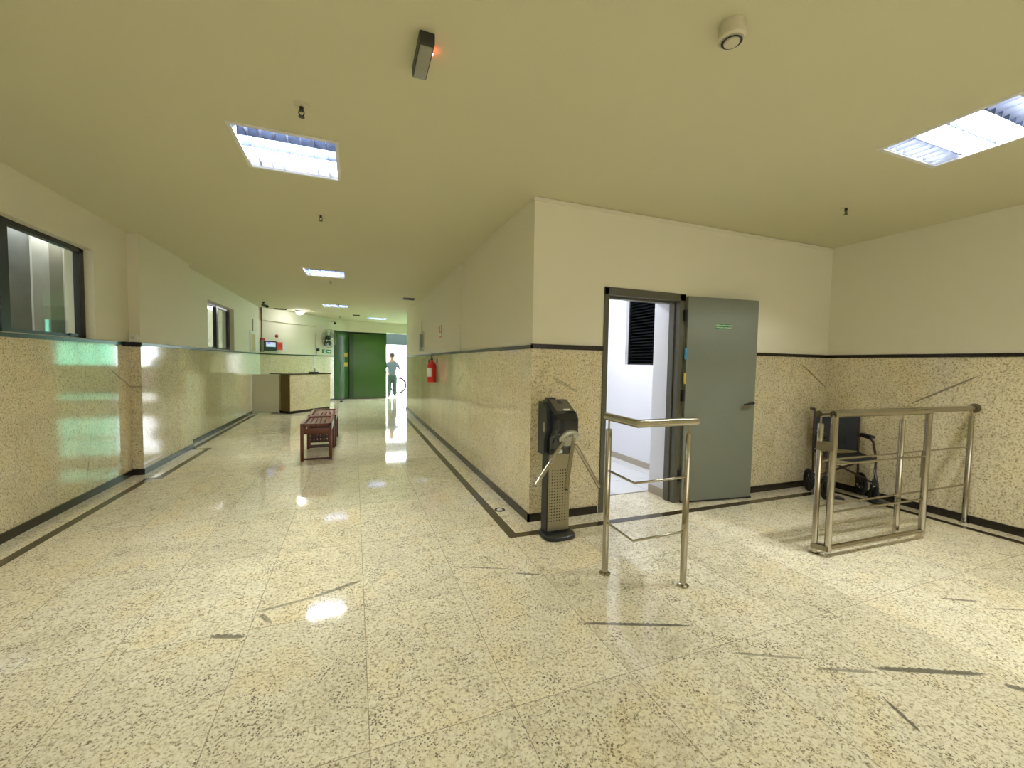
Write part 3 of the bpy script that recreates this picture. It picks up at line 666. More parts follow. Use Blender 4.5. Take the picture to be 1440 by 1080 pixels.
# fan
fc = Vector(sp(2.39, .26, 2.07)); ax = Vector((sn.x, sn.y, -.12)).normalized(); ax2 = Vector((sn.x*.8+.25, sn.y*.8-.25, -.05)).normalized(); ax = ax2
r = thing('wall_fan', 'round wire-caged wall fan with black motor beside the green glass', 'fan', sp(2.5, 0, 1.85))
e1 = ax.cross(Vector((0,0,1))).normalized(); e2 = e1.cross(ax).normalized()
def fp(rad, a, h): return fc + e1*rad*math.cos(a) + e2*rad*math.sin(a) + ax*h
R0 = .30
m = MB()
for rad, h in ((R0, 0), (R0*.98, .05), (R0*.85, .085), (R0*.62, .10), (R0*.40, .107), (R0*.2, .11), (R0*.98, -.05), (R0*.7, -.09)):
    m.tube([fp(rad, 2*PI*i/32, h) for i in range(32)], .0024 if rad != R0 else .006, 6, True)
for i in range(36):
    a = 2*PI*i/36
    m.tube([fp(.05, a, .11), fp(R0*.62, a, .10), fp(R0*.85, a, .085), fp(R0, a, .0), fp(R0*.7, a, -.09), fp(.07, a, -.10)], .0016, 5)
m.build('wire_guard', M['steel_dark'], r)
for k in range(3):
    m = MB(); a0 = 2*PI*k/3+.4; n_ = 8; top = []
    g = [[m.bm.verts.new(fp(rad, a0+s_*(.25+.45*math.sin(PI*min(1, rad/.27)*.5)), (.022*s_))) for s_ in (-1, -.3, .4, 1)] for rad in (.04, .10, .16, .22, .262)]
    for i in range(4):
        for j in range(3): m.bm.faces.new((g[i][j], g[i][j+1], g[i+1][j+1], g[i+1][j]))
    m.build('blade', M['bladegrey'], r)
m = MB(); m.lathe([(0, .05), (.04, .045), (.05, .02), (.05, -.02), (0, -.02)], fc, ax); m.build('hub_cap', M['blackplastic'], r)
m = MB(); m.lathe([(0, -.03), (.075, -.04), (.085, -.08), (.07, -.16), (.03, -.18), (0, -.18)], fc+Vector((.05, 0, .02)), ax)
m.ball(fc-ax*.12+Vector((.09, 0, -.15)), .085, (1, 1, 1.0)); m.build('motor', M['blackplastic'], r)
m = MB(); m.tube([fc-ax*.14, fc-ax*.16-Vector((0,0,.14)), Vector(sp(2.52, .05, 1.90))], .022); slab(m, 2.45, 2.59, 0, .06, 1.82, 1.98); m.build('wall_bracket', M['blackplastic'], r)
r = thing('fan_switch', 'small black switch box on the wall below the fan', 'switch', sp(2.17, 0, 1.66))
m = MB(); slab(m, 2.13, 2.21, 0, .05, 1.645, 1.735); m.build('box', M['blackplastic'], r, smooth=False, bev=.005)
m = MB(); m.cyl(sp(2.17, .05, 1.69), sp(2.17, .065, 1.69), .018); m.build('knob', M['greyplastic'], r)
o = (lambda mm: (mm.tube([sp(2.08, .02, 2.2), sp(2.085, .012, 1.75), sp(2.13, .012, 1.62), sp(2.09, .012, 1.52)], .006, 6), mm.build('power_cable', M['steel_dark'], None))[1])(MB()); tag(o, 'thin grey cable running down the wall left of the fan', 'cable')
o = (lambda mm: (slab(mm, 2.015, 2.045, 0, .02, .9, PD), mm.build('cable_duct', M['white'], None, smooth=False))[1])(MB()); tag(o, 'thin white vertical duct on the granite behind the desk', 'cable duct')
r = thing('exit_sign', 'green emergency exit sign with running figure and arrow under the fan', 'exit sign', sp(2.6, 0, 1.6))
m = MB(); slab(m, 2.385, 2.80, 0, .02, 1.585, 1.715); m.build('sign_plate', M['exitgreen'], r, smooth=False)
m = MB(); slab(m, 2.44, 2.52, .02, .023, 1.60, 1.70); m.build('doorway_symbol', M['signwhite'], r, smooth=False)
def SP(t, z, o=.026): return Vector(sp(t, o, z))
m = MB(); m.ball(SP(2.475, 1.688), .010); m.tube([SP(2.478, 1.676), SP(2.49, 1.648)], .007, 6); m.tube([SP(2.49, 1.648), SP(2.475, 1.63), SP(2.485, 1.61)], .005, 6); m.tube([SP(2.49, 1.648), SP(2.51, 1.632), SP(2.525, 1.62)], .005, 6); m.tube([SP(2.48, 1.672), SP(2.505, 1.66)], .004, 6); m.tube([SP(2.48, 1.672), SP(2.46, 1.655)], .004, 6)
m.build('running_figure', M['signgreen'], r)
m = MB()
pts = [(2.60, 1.640), (2.70, 1.640), (2.70, 1.62), (2.76, 1.65), (2.70, 1.68), (2.70, 1.66), (2.60, 1.66)]
f0 = [m.bm.verts.new(sp(t, .021, z)) for t, z in pts]; f1 = [m.bm.verts.new(sp(t, .025, z)) for t, z in pts]; m.bm.faces.new(f1); m.bm.faces.new(f0[::-1])
for i in range(7): m.bm.faces.new((f0[i], f0[(i+1)%7], f1[(i+1)%7], f1[i]))
m.build('arrow', M['signwhite'], r, smooth=False)

# ------------------------------------------------------------------ reception desk
DA, DB, DC = Vector((-1.74, 11.83)), Vector((-1.495, 11.55)), Vector((-.62, 12.60))
dd = (DC-DB).normalized(); dn = Vector((-dd.y, dd.x)); DD = DC + dn*.42; DE = DA + dd*.25 + dn*.1
r = thing('reception_desk', 'granite-fronted reception desk with a thin black top in the far corridor', 'desk', (DB.x, DB.y, 0))
foot = [DA, DB, DC, DD, DA+(DD-DC)*.8+dd*.0]
cen = sum(foot, Vector((0,0)))/len(foot)
def inset(p, k): return cen + (p-cen)*k
m = MB(); m.prism([inset(p, .985) for p in foot], .07, .985); m.build('granite_front', M['deskpanel'], r, smooth=False)
m = MB(); m.prism([inset(p, .965) for p in foot], 0, .07); m.build('plinth', M['blackstone'], r, smooth=False)
m = MB(); m.prism([inset(p, 1.035) for p in foot], .985, 1.005); m.build('desk_top', M['blackstone'], r, smooth=False, bev=.004)
m = MB(); m.obox(DA+Vector((.02,-.05)), DB+Vector((0, -.0)), .012, .07, .985, side=-1); m.build('side_shade_sheet', mat('shaded_granite_brown', (.10, .065, .008), .4), r, smooth=False)  # dark sheet: shade on the desk's granite side put into the colour
r = thing('counter_flap', 'cream low panel between the left wall and the reception desk', 'panel', (-2.05, 11.80, 0))
m = MB(); m.obox((-2.36, 11.84), (-1.79, 11.80), .03, .02, .985); m.build('panel', M['creampanel'], r, smooth=False, bev=.004)
m = MB(); m.box((-2.36, 11.82, 0), (-2.33, 11.87, .985)); m.build('post', M['creampanel'], r, smooth=False)
m = MB(); m.box((-1.795, 11.785, 0), (-1.765, 11.84, .985)); m.build('post', M['creampanel'], r, smooth=False)
# things on the desk
c_ = DB.lerp(DC, .72) + dn*.16
r = thing('desk_tray', 'black desk tray holding pens at the right end of the desk', 'tray', (c_.x, c_.y, 1.005))
def dk(a, b, z): p = c_ + dd*a + dn*b; return (p.x, p.y, z)
m = MB(); m.obox(dk(-.14, -.06, 0), dk(.06, -.06, 0), .14, 1.005, 1.045); m.build('tray', M['blackplastic'], r, smooth=False, bev=.006)
for a, h in ((-.02, .10), (.015, .09)):
    m = MB(); m.cyl(dk(a, 0, 1.04), dk(a+.004, 0, 1.04+h), .007); m.build('pen', M['blackplastic'], r)
r = thing('stapled_pad', 'flat black writing pad lying beside the pen tray on the desk', 'pad', (dk(.2, 0, 0)[0], dk(.2, 0, 0)[1], 1.005))
m = MB(); m.obox(dk(.10, -.06, 0), dk(.30, -.06, 0), .15, 1.005, 1.02); m.build('pad', M['blackplastic'], r, smooth=False, bev=.003)
r = thing('floor_door_stop', 'small dark doorstop on the floor in front of the green glass', 'doorstop', (-.395, 14.6, 0))
m = MB(); m.lathe([(0, 0), (.05, 0), (.045, .02), (.03, .045), (0, .05)], (-.395, 14.6, 0)); m.build('rubber_dome', M['rubber'], r)
m = MB(); m.lathe([(.05, 0), (.058, 0), (.058, .008), (.05, .008)], (-.395, 14.6, 0)); m.build('base_ring', M['steel_dark'], r)

# ------------------------------------------------------------------ things on the right corridor wall
ey_ = 7.45; exx = XR-.105
r = thing('fire_extinguisher', 'red fire extinguisher hanging on the right corridor wall', 'fire extinguisher', (exx, ey_, 1.0))
m = MB(); m.lathe([(0, 1.0), (.075, 1.0), (.082, 1.02), (.082, 1.29), (.06, 1.35), (.025, 1.375), (.022, 1.40), (0, 1.40)], (exx, ey_, 0), n=28); cyl_ = m.build('cylinder', M['red'], r)
m = MB(); m.lathe([(.0835, 1.10), (.0835, 1.26)], (exx, ey_, 0), n=28)
fs = [f for f in m.bm.faces if f.calc_center_median().y > ey_-.02 or f.calc_center_median().x > exx-.01]
bmesh.ops.delete(m.bm, geom=fs, context='FACES'); m.build('paper_label', M['signwhite'], cyl_)
m = MB(); m.cyl((exx, ey_, 1.40), (exx, ey_, 1.44), .02); m.tube([(exx, ey_, 1.43), (exx-.02, ey_-.07, 1.47)], .008); m.tube([(exx, ey_, 1.44), (exx-.01, ey_-.06, 1.52)], .008); m.build('valve', M['blackplastic'], r)
m = MB(); m.tube([(exx, ey_+.02, 1.42), (exx-.03, ey_+.12, 1.40), (exx-.04, ey_+.13, 1.25), (exx-.02, ey_+.10, 1.05)], .010); m.build('hose', M['blackplastic'], r)
m = MB(); m.box((XR-.03, ey_-.02, 1.34), (XR, ey_+.02, 1.42)); m.build('wall_bracket', M['steel_dark'], r)
r = thing('extinguisher_sign', 'small orange-red sign on the wall above the fire extinguisher', 'sign', (XR, 7.2, 1.9))
m = MB(); m.box((XR-.004, 7.10, 1.79), (XR, 7.30, 2.0)); p_ = m.build('sign_plate', M['orange'], r, smooth=False)
m = MB(); m.box((XR-.006, 7.12, 1.81), (XR-.004, 7.28, 1.87)); m.box((XR-.006, 7.16, 1.89), (XR-.004, 7.20, 1.98)); m.build('symbol', M['signwhite'], r, smooth=False)
r = thing('distribution_box', 'dark olive wall box with a cord above it far down the right corridor wall', 'wall box', (XR, 9.3, 1.62))
m = MB(); m.box((XR-.018, 9.05, 1.62), (XR, 9.56, 1.98), 0, .006); m.build('door_panel', mat('dark_olive_enamel', (.055, .055, .02), .4), r)
m = MB()
for q in (((9.02, 1.59), (9.05, 2.01)), ((9.56, 1.59), (9.59, 2.01)), ((9.02, 1.98), (9.59, 2.01)), ((9.02, 1.59), (9.59, 1.62))): m.box((XR-.022, q[0][0], q[0][1]), (XR, q[1][0], q[1][1]))
m.build('frame', M['beige'], r, smooth=False)
m = MB(); m.tube([(XR-.008, 9.3, 2.01), (XR-.008, 9.3, 2.28)], .006, 6); m.build('cord', M['greyplastic'], r)
# conduit line and outlets on that wall
o = (lambda mm: (mm.box((XR-.012, 5.72, PD+.03), (XR, 5.75, HC)), mm.build('cable_trunking', M['paint'], None, smooth=False))[1])(MB()); tag(o, 'thin painted vertical trunking on the right corridor wall', 'trunking')
r = thing('socket_box', 'small white box on the black cap of the left wall pilaster', 'socket', (-2.33, 5.9, 1.56))
m = MB(); m.box((-2.365, 5.885, 1.535), (-2.295, 5.94, 1.615), 0, .005); m.build('box', M['white'], r)
m = MB(); m.box((-2.345, 5.881, 1.555), (-2.315, 5.885, 1.595)); m.build('cover', M['beige'], r, smooth=False)
# floor outlet
r = thing('floor_outlet', 'small round metal cover on the floor beside the dark band near the corner', 'floor outlet', (1.262, 3.56, 0))
m = MB(); m.lathe([(.030, 0), (.050, 0), (.048, .005), (.032, .005), (.030, 0)], (1.262, 3.56, 0)); m.build('rim', M['blackstone'], r)
m = MB(); m.lathe([(0, 0), (.026, 0), (.022, .007), (0, .008)], (1.262, 3.56, 0)); m.build('cap', M['white'], r)

# ------------------------------------------------------------------ steel railings
def post(name, par, x, y, ztop, pin=1.02, r=.0195):
    m = MB(); m.lathe([(0, 0), (.036, 0), (.036, .008), (.026, .014), (r, .016), (r, ztop-.006), (r-.004, ztop), (0, ztop)], (x, y, 0), n=24)
    p = m.build(name, M['steel'], par)
    m = MB(); m.cyl((x, y, ztop), (x, y, pin), .006, n=10); m.build('support_pin', M['steel'], p)
    return p
P1, P2 = (1.527, 2.235), (1.905, 1.950); K = (1.508, 1.925)
r = thing('corner_railing', 'short L-shaped steel railing with two posts beside the turnstile', 'railing', (*P1, 0))
post('post', r, *P1, .955); post('post', r, *P2, .955)
m = MB(); m.tube([(P1[0]+.002, P1[1]+.03, 1.03), (K[0], K[1], 1.03), (P2[0]+.045, K[1]+.01, 1.03)], .0245, 20); m.build('handrail', M['steel'], r)
for z in (.685, .345):
    m = MB(); m.tube([(P1[0]-.002, P1[1], z), (K[0], K[1]+.01, z), (P2[0], P2[1], z)], .0075, 12); m.build('rod', M['steel'], r)
A1, A2, A3 = (3.170, 1.985), (4.125, 1.965), (5.135, 1.955)
r = thing('wall_railing', 'long steel railing running to the right wall behind the gate', 'railing', (*A2, 0))
for a in (A1, A2, A3): post('post', r, *a, .965, 1.03)
m = MB(); m.tube([(A1[0]-.03, A1[1], 1.035), (XE-.012, A3[1], 1.035)], .0245, 20); m.build('handrail', M['steel'], r)
m = MB(); m.cyl((XE-.016, A3[1], 1.035), (XE, A3[1], 1.035), .042, n=24); m.build('wall_flange', M['steel_dark'], r)
for z in (.69, .35):
    m = MB(); m.tube([(A1[0], A1[1], z), (A3[0], A3[1], z)], .0075, 12); m.build('rod', M['steel'], r)
g0, g1 = (3.205, 1.915), (4.300, 1.880)
r = thing('swing_gate', 'square steel tube gate hinged on the railing in front of the wheelchair', 'gate', (*g0, .04))
zb, zt_ = .062, 1.030
m = MB(); m.cyl((*g0, zb-.02), (*g0, zt_), .0225, n=20); m.build('stile', M['steel'], r)
m = MB(); m.cyl((*g1, zb-.02), (*g1, zt_), .0225, n=20); m.build('stile', M['steel'], r)
m = MB(); m.tube([(g0[0]-.02, g0[1], zt_+.008), (g1[0]+.022, g1[1], zt_+.008)], .0245, 20); m.build('top_rail', M['steel'], r)
m = MB(); m.tube([(*g0, zb), (*g1, zb)], .020, 16); m.build('bottom_rail', M['steel'], r)
for z in (.675, .325):
    m = MB(); m.tube([(*g0, z), (*g1, z)], .0075, 12); m.build('rod', M['steel'], r)
for z0_, hh in ((.775, .060), (.045, .035)):
    m = MB(); m.prism([(A1[0]-.024, A1[1]-.012), (g0[0]-.026, g0[1]-.014), (g0[0]+.026, g0[1]-.014), (g0[0]+.020, g0[1]+.016), (A1[0]+.022, A1[1]+.014), (A1[0]-.022, A1[1]+.014)], z0_, z0_+hh); m.build('hinge', M['steel_dark'], r)
m = MB(); m.box((g1[0]-.05, g1[1]-.004, .50), (g1[0]-.022, g1[1]+.012, .72), 0, .003); m.build('lock', M['steel_dark'], r)

# ------------------------------------------------------------------ turnstile
tx0, tx1 = 1.405, 1.600; tcx = (tx0+tx1)/2
r = thing('turnstile', 'black-headed tripod turnstile with perforated steel pedestal at the wall corner', 'turnstile', (tcx, 2.90, 0))
m = MB(); n_ = 28
pts = [(tcx+.135*math.copysign(abs(math.cos(a))**.6, math.cos(a)), 2.875+.115*math.copysign(abs(math.sin(a))**.6, math.sin(a))) for a in [2*PI*i/n_ for i in range(n_)]]
m.prism(pts, 0, .035); m.build('base_plate', M['blackplastic'], r, bev=.008)
m = MB(); m.box((tx0, 2.868, .03), (tx1, 2.965, .66), 0); m.build('pedestal', M['greyplastic'], r, smooth=False)
m = MB(); m.box((tx0+.008, 2.858, .05), (tx1-.002, 2.868, .655), 0); m.build('perforated_plate', M['perf'], r, smooth=False)
# head: side profile in (y, z), extruded across x
prof = [(3.055, 1.045), (3.035, 1.078), (2.955, 1.078), (2.795, .985), (2.765, .945), (2.765, .865), (2.80, .80), (2.835, .785), (2.862, .70), (2.862, .635), (3.055, .635)]
m = MB(); m.prism(prof, tx0+.022, tx1+.018, 0, xf=lambda a, b, c: (c, a, b)); hd = m.build('head_shell', M['blackgloss'], r, smooth=False, bev=.018)
prof2 = [(3.05, .64), (3.05, 1.06), (2.965, 1.06), (2.895, 1.01), (2.885, .85), (2.93, .76), (2.93, .64)]
m = MB(); m.prism(prof2, tx0-.005, tx0+.023, 0, xf=lambda a, b, c: (c, a, b)); m.build('side_cover', M['greyplastic'], r, smooth=False, bev=.004)
m = MB(); sl = Vector((0, 2.795-2.955, .985-1.078)).normalized(); nn_ = Vector((0, -sl.z, sl.y)); nn_ = -nn_ if nn_.z < 0 else nn_
b0 = Vector((0, 2.955, 1.078)); 
def tp(x, s_, o): v = b0 + sl*s_ + nn_*o; return Vector((x, v.y, v.z))
def tslab(m, x0, x1, s0, s1, o0, o1):
    vs = [m.bm.verts.new(tp(x, s_, o)) for o in (o0, o1) for x, s_ in ((x0, s0), (x1, s0), (x1, s1), (x0, s1))]
    for q in ((0,1,2,3), (7,6,5,4), (0,4,5,1), (1,5,6,2), (2,6,7,3), (3,7,4,0)): m.bm.faces.new([vs[i] for i in q])
tslab(m, tx0+.045, tx1-.004, .0, .155, 0, .003); m.build('reader_panel', mat('taupe_reader_plate', (.11, .095, .07), .3), hd, smooth=False)
m = MB(); tslab(m, tx0+.10, tx1-.06, .02, .06, .003, .005); m.build('card_reader', M['blackplastic'], hd, smooth=False)
m = MB(); tslab(m, tx1-.085, tx1-.03, .132, .152, .003, .005); m.build('white_label', M['signwhite'], hd, smooth=False)
m = MB(); m.box((tcx-.055, 2.97, 1.075), (tcx+.015, 3.03, 1.093), 0, .003); m.build('top_cap', M['blackplastic'], hd)
m = MB(); m.box((tx0-.008, 2.925, .83), (tx0-.004, 2.94, .90)); m.build('side_indicator', M['bottleglass'], hd, smooth=False)
m = MB(); m.box((tcx-.02, 2.855, .665), (tcx+.025, 2.862, .69)); m.build('lower_label', M['signwhite'], hd, smooth=False)
hubc = Vector((1.552, 2.800, .790)); hn = Vector((0, -.80, -.60))
m = MB(); m.lathe([(0, -.05), (.075, -.05), (.082, -.01), (.082, .004), (.074, .014), (0, .016)], hubc, hn, n=36); hb = m.build('hub', mat('polished_hub', (.58, .58, .50), .25, .6), r)
m = MB(); m.lathe([(.076, -.056), (.092, -.05), (.090, -.03), (.076, -.03)], hubc, hn, n=36); m.build('hub_ring', M['blackgloss'], hb)
def bolts():
    q = Vector((0,0,1)).rotation_difference(hn)
    for a in (1.3, 1.9, 2.6, 3.6):
        m = MB(); m.cyl(hubc + q @ Vector((.045*math.cos(a), .045*math.sin(a), .014)), hubc + q @ Vector((.045*math.cos(a), .045*math.sin(a), .019)), .006, n=8)
        m.build('bolt', M['steel_dark'], hb)
bolts()
for s_, e_ in (((1.49, 2.782, .765), (1.229, 2.70, .477)), ((1.567, 2.755, .800), (1.427, 2.60, .462)), ((1.605, 2.795, .740), (1.806, 2.75, .399))):
    m = MB(); m.cyl(s_, e_, .0150, n=18); s_, e_ = Vector(s_), Vector(e_); a_ = m.build('arm', M['steel'], r)
    d_ = (e_-s_).normalized(); m = MB(); m.cyl(e_, e_+d_*.006, .0148, .012, n=18); m.build('end_cap', M['blackplastic'], a_)

# ------------------------------------------------------------------ wheelchair (local frame: +y = facing, x across)
WD = .215
def make_wheelchair(loc, rz):
    r = thing('wheelchair', 'folding wheelchair with navy backrest and maroon frame in the right wall corner', 'wheelchair', loc, world=False, rotz=rz)
    for s in (-1, 1):
        x = s*WD
        m = MB(); m.tube([(x, -.30, .93), (x, -.22, .93), (x, -.205, .915), (x, -.19, .50), (x, -.17, .30), (x, -.17, .13)], .011, 10)
        m.tube([(x, -.19, .66), (x, .06, .66), (x, .13, .64), (x, .19, .52), (x, .21, .44), (x, .21, .20)], .011, 10)
        m.tube([(x, -.19, .46), (x, .21, .44)], .011, 10); m.tube([(x, -.17, .20), (x, .20, .22)], .011, 10)
        fr = m.build('side_frame', M['maroon'], r)
        m = MB(); m.cyl((x, -.31, .93), (x, -.22, .93), .016, n=14); m.build('push_grip', M['blackplastic'], fr)
        m = MB(); m.box((x-.022, -.12, .668), (x+.022, .12, .700), 0, .01); m.build('armrest', M['seatgrey'], r)
        # rear wheel, small transit type, and its axle
        m = MB(); c = Vector((x+s*.035, -.17, .125)); m.lathe([(.085, -.016), (.115, -.018), (.125, -.010), (.125, .010), (.115, .018), (.085, .016), (.085, -.016)], c, (1,0,0), 28); wh = m.build('rear_wheel', M['rubber'], r)
        m = MB(); m.cyl(c-Vector((.02,0,0)), c+Vector((.02,0,0)), .022)
        for k in range(5): a = 2*PI*k/5; m.tube([c, c+Vector((0, .09*math.cos(a), .09*math.sin(a)))], .009, 6)
        m.build('spokes', M['blackplastic'], wh)
        # castor and fork
        m = MB(); c = Vector((x, .20, .088)); m.lathe([(.05, -.013), (.078, -.015), (.088, -.008), (.088, .008), (.078, .015), (.05, .013), (.05, -.013)], c, (1,0,0), 24); m.lathe([(0,-.012),(.052,-.012),(.052,.012),(0,.012)], c, (1,0,0), 24); ca = m.build('castor', M['rubber'], r)
        m = MB(); m.box((x-.026, .185, .075), (x-.018, .225, .20)); m.box((x+.018, .185, .075), (x+.026, .225, .20)); m.box((x-.026, .185, .19), (x+.026, .225, .205)); m.cyl((x, .205, .2), (x, .205, .26), .02); m.build('fork', M['blackplastic'], ca)
        # footrest
        m = MB(); m.tube([(x*.95, .21, .36), (x*.93, .30, .25), (x*.90, .36, .09)], .010, 8); m.box((x*.90-.07, .30, .065), (x*.90+.05, .44, .08), 0, .004); m.build('footrest', M['blackplastic'], r)
    m = MB(); n = 8; V = []
    for k in range(n+1):
        u = k/n; xx = -WD+2*WD*u; bow = -.03*math.sin(PI*u); V.append((xx, -.205+bow))
    for th, zlo, zhi, nmz in ((.012, .485, .90, 'backrest'),):
        m = MB(); m.prism([(a, b) for a, b in V]+[(a, b+th) for a, b in V[::-1]], zlo, zhi); bk = m.build(nmz, M['navy'], r)
    m = MB(); m.box((-WD+.03, -.222, .56), (WD-.03, -.214, .78), 0, .003); m.build('back_pocket', M['navy'], bk)
    m = MB(); V = [(-WD+2*WD*k/n, .455-.03*math.sin(PI*k/n)) for k in range(n+1)]
    m.prism([(a, b) for a, b in V]+[(a, b+.022) for a, b in V[::-1]], -.18, .21, 0, xf=lambda a, b, c: (a, c, b)); m.build('seat', M['seatgrey'], r)
    for s in (-1, 1):
        m = MB(); m.tube([(s*WD, .03+s*.012, .43), (-s*WD, .03+s*.012, .22)], .011, 8); m.build('cross_brace', M['maroon'], r)
    return r
wc = make_wheelchair((4.86, 2.81, 0), math.atan2(-.80, -.60)-PI/2); wc.scale = (.98, .86, .98)

# ------------------------------------------------------------------ slatted benches
def bench(x0, x1, y0, y1, h, lattice, label):
    r = thing('slatted_bench', label, 'bench', ((x0+x1)/2, (y0+y1)/2, 0), 'red-brown slatted benches in the corridor')
    t = .040
    for x in (x0, x1-t):
        for y in (y0, y1-t):
            m = MB(); m.box((x, y, 0), (x+t, y+t, h-.02), 0, .004); m.build('leg', M['redwood'], r)
    m = MB(); m.box((x0, y0, h-.022), (x1, y0+.05, h), 0, .003); m.box((x0, y1-.05, h-.022), (x1, y1, h), 0, .003); m.box((x0, y0, h-.022), (x0+.045, y1, h), 0, .003); m.box((x1-.045, y0, h-.022), (x1, y1, h), 0, .003); m.build('seat_frame', M['redwood'], r)
    n = 5 
    for i in range(n):
        xx = x0+.05+(x1-x0-.10)*(i+.5)/n; m = MB(); m.box((xx-.023, y0+.01, h-.040), (xx+.023, y1-.01, h-.024), 0, .003); m.build('slat', M['redwood'], r)
    for y in (y0+.008, y1-.03):
        m = MB(); m.box((x0+.02, y, h-.145), (x1-.02, y+.022, h-.065), 0, .003); m.build('apron', M['redwood'], r)
    for x in (x0+.008, x1-.03):
        m = MB(); m.box((x, y0+.02, h-.12), (x+.022, y1-.02, h-.03), 0, .003); m.build('side_rail', M['redwood'], r)
    for y in (y0+.005, y1-.035):
        m = MB(); m.box((x0+.02, y, .012), (x1-.02, y+.028, .035), 0, .003); m.build('stretcher', M['darkwood'], r)
    if lattice:
        m = MB()
        m.box((x0+.03, y0+.012, h-.20), (x1-.03, y0+.03, h-.14))
        for i in range(7): xx = x0+.04+(x1-x0-.08)*(i+.5)/7; m.box((xx-.018, y0+.014, .07), (xx+.018, y0+.026, h-.14))
        for j in range(5): zz = .08+j*.055; m.box((x0+.03, y0+.010, zz), (x1-.03, y0+.022, zz+.032))
        m.build('lattice_panel', M['darkwood'], r, smooth=False)
    return r
bench(-.675, -.285, 6.11, 6.98, .505, False, 'nearer slatted wooden bench with open end frame and pale slats')
bench(-.675, -.265, 7.06, 8.0, .50, True, 'farther wooden bench with lattice end panel, just behind the first')

# ------------------------------------------------------------------ person outside (seen from behind, one arm out to a bicycle)
def skin(name, joints, edges, mt, parent, sub=2):
    me = bpy.data.meshes.new(name); me.from_pydata([j[0] for j in joints], edges, []); me.materials.append(mt)
    o = bpy.data.objects.new(name, me); C.objects.link(o)
    o.modifiers.new('skin', 'SKIN'); s_ = o.modifiers.new('sub', 'SUBSURF'); s_.levels = sub; s_.render_levels = sub
    sv = me.skin_vertices[0].data
    for i, j in enumerate(joints):
        rd = j[1]; rd = rd if isinstance(rd, tuple) else (rd, rd); sv[i].radius = (rd[0]*1.15, rd[1]*1.15); sv[i].use_root = (i == 0)
    if parent is not None: o.parent = parent
    return o
r = thing('person', 'person standing in the bright street entrance in a grey-blue shirt and dark green trousers', 'person', (1.38, 16.75, -.02), world=False, rotz=0)
J = [((0,0,.90), (.14,.10)), ((0,0,1.08), (.12,.085)), ((0,-.01,1.26), (.15,.095)), ((0,0,1.37), (.085,.07)), ((0,.0,1.46), .05), ((0,.01,1.55), (.092,.10)), ((0,.01,1.63), (.088,.098)),
     ((-.18,0,1.31), .05), ((-.27,.02,1.08), .038), ((-.22,.18,.96), .028), ((-.19,.24,.95), .03),
     ((.18,0,1.31), .05), ((.29,.08,1.10), .038), ((.40,.28,1.00), .028), ((.46,.36,1.0), .03),
     ((-.09,0,.80), .09), ((-.10,.02,.47), .060), ((-.11,-.02,.12), .040), ((-.11,-.02,.06), .038), ((-.13,.11,.035), .028),
     ((.09,0,.80), .09), ((.10,.03,.47), .060), ((.11,.0,.12), .040), ((.11,.02,.06), .038), ((.12,.15,.035), .028)]
Ed = [(0,1),(1,2),(2,3),(3,4),(4,5),(5,6),(3,7),(7,8),(8,9),(9,10),(3,11),(11,12),(12,13),(13,14),(0,15),(15,16),(16,17),(17,18),(18,19),(0,20),(20,21),(21,22),(22,23),(23,24)]
for (bx, by, bz), sx in (((-.19,.24,.95), -1), ((.46,.36,1.0), 1)):   # fingers and thumbs
    base = 10 if sx < 0 else 14
    for k in range(5):
        dx = (-.028+.018*k)*1.0; ln = (.055, .075, .082, .072, .055)[k]
        i0 = len(J); J += [((bx+dx*.9, by+.035, bz+.004*k), .010), ((bx+dx, by+.035+ln*.6, bz-.012), .009), ((bx+dx, by+.03+ln*.75, bz-.035), .008)]
        Ed += [(base, i0), (i0, i0+1), (i0+1, i0+2)]
body = skin('body', J, Ed, M['skin'], r)
skin('shirt', [((0,0,.80), (.165,.13)), ((0,0,1.06), (.145,.105)), ((0,-.01,1.25), (.175,.115)), ((0,0,1.36), (.11,.085)), ((-.18,0,1.30), .070), ((-.24,.015,1.13), .062), ((.18,0,1.30), .070), ((.26,.05,1.15), .062)],
     [(0,1),(1,2),(2,3),(2,4),(4,5),(2,6),(6,7)], M['shirt'], r)
skin('trousers', [((0,0,.92), (.15,.118)), ((0,0,.84), (.15,.12)), ((-.085,0,.72), .108), ((-.10,.02,.45), .080), ((-.11,-.01,.06), .064), ((.085,0,.72), .108), ((.10,.03,.45), .080), ((.11,.0,.06), .064)], [(0,1),(1,2),(2,3),(3,4),(1,5),(5,6),(6,7)], M['shorts'], r)
m = MB(); m.ball((0, -.012, 1.635), .122, (.90, 1.02, .86)); m.build('hair', M['hair'], r)
m = MB(); m.ball((0, .122, 1.575), .016, (.8, 1.2, 1.3)); m.ball((-.03, .108, 1.60), .010); m.ball((.03, .108, 1.60), .010); m.ball((0, .112, 1.535), .018, (1.3, .5, .4)); m.ball((-.097, .01, 1.585), .02, (.4, .8, 1.3)); m.ball((.097, .01, 1.585), .02, (.4, .8, 1.3)); m.build('face', M['skin'], r)
for s in (-1, 1):
    m = MB(); m.ball((s*.122, .05, .035), .05, (.85, 2.3, .72)); m.build('shoe', M['blackplastic'], r)
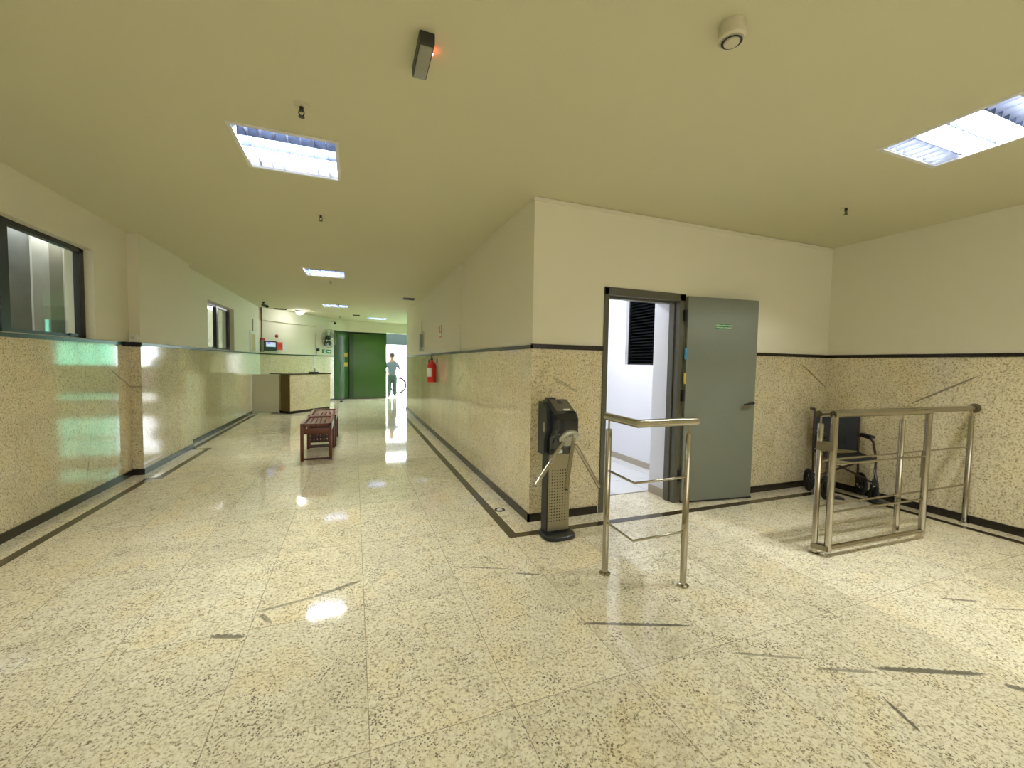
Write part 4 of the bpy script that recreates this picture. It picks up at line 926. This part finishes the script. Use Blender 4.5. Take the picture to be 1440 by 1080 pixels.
# bicycle, facing left, beside the person
r = thing('bicycle', 'violet-framed bicycle standing in the street just outside the entrance', 'bicycle', (2.12, 18.6, -.02), world=False)
def wheel(x):
    m = MB(); m.tube([(x+.32*math.cos(2*PI*i/40), 0, .34+.32*math.sin(2*PI*i/40)) for i in range(40)], .034, 8, True); w_ = m.build('wheel', M['rubber'], r)
    m = MB(); m.tube([(x+.295*math.cos(2*PI*i/40), 0, .34+.295*math.sin(2*PI*i/40)) for i in range(40)], .009, 6, True)
    m.cyl((x, -.04, .34), (x, .04, .34), .022)
    for k in range(18): a = 2*PI*k/18; m.tube([(x, (-1)**k*.02, .34), (x+.29*math.cos(a), 0, .34+.29*math.sin(a))], .0018, 4)
    m.build('spokes', M['steel_dark'], w_)
wheel(-.33); wheel(.72)
m = MB(); hd0, hd1, st, bb_, rear = (-.20,0,.88), (-.235,0,.72), (.34,0,.80), (.22,0,.30), (.72,0,.34)
for a, b in ((hd0, hd1), (hd0, st), (hd1, bb_), (st, bb_)): m.tube([a, b], .024, 10)
for s in (-.05, .05): m.tube([(bb_[0], s*.4, bb_[2]), (rear[0], s, rear[2])], .010, 8); m.tube([(st[0], s*.3, st[2]), (rear[0], s, rear[2])], .009, 8)
for s in (-.045, .045): m.tube([(hd1[0], s, hd1[2]), (-.29, s, .55), (-.33, s, .34)], .016, 8)
m.build('frame', M['pink'], r)
m = MB(); m.tube([(-.20,0,.88), (-.185,0,.98)], .012, 8); m.tube([(-.02,-.29,1.0), (-.15,-.20,1.02), (-.20,0,.99), (-.15,.20,1.02), (-.02,.29,1.0)], .017, 8); m.build('handlebar', M['steel'], r)
m = MB(); m.tube([(.34,0,.80), (.36,0,.93)], .013, 8); m.ball((.38, 0, .96), .09, (1.4, .75, .35)); m.build('saddle', M['blackplastic'], r)
m = MB(); m.lathe([(.07,-.004), (.09,-.004), (.09,.004), (.07,.004), (.07,-.004)], (bb_[0], -.06, bb_[2]), (0,1,0)); m.tube([(.22,-.09,.30), (.22,-.09,.14)], .010, 6); m.box((.17,-.17,.125), (.27,-.09,.145)); m.tube([(.22,.09,.30), (.22,.09,.46)], .010, 6); m.box((.17,.09,.455), (.27,.17,.475)); m.cyl((.22,-.09,.30), (.22,.09,.30), .018); m.build('crank', M['steel_dark'], r)
m = MB(); m.tube([(.25, .06, .3), (.30, .22, .0)], .009, 6); m.build('kickstand', M['steel_dark'], r)
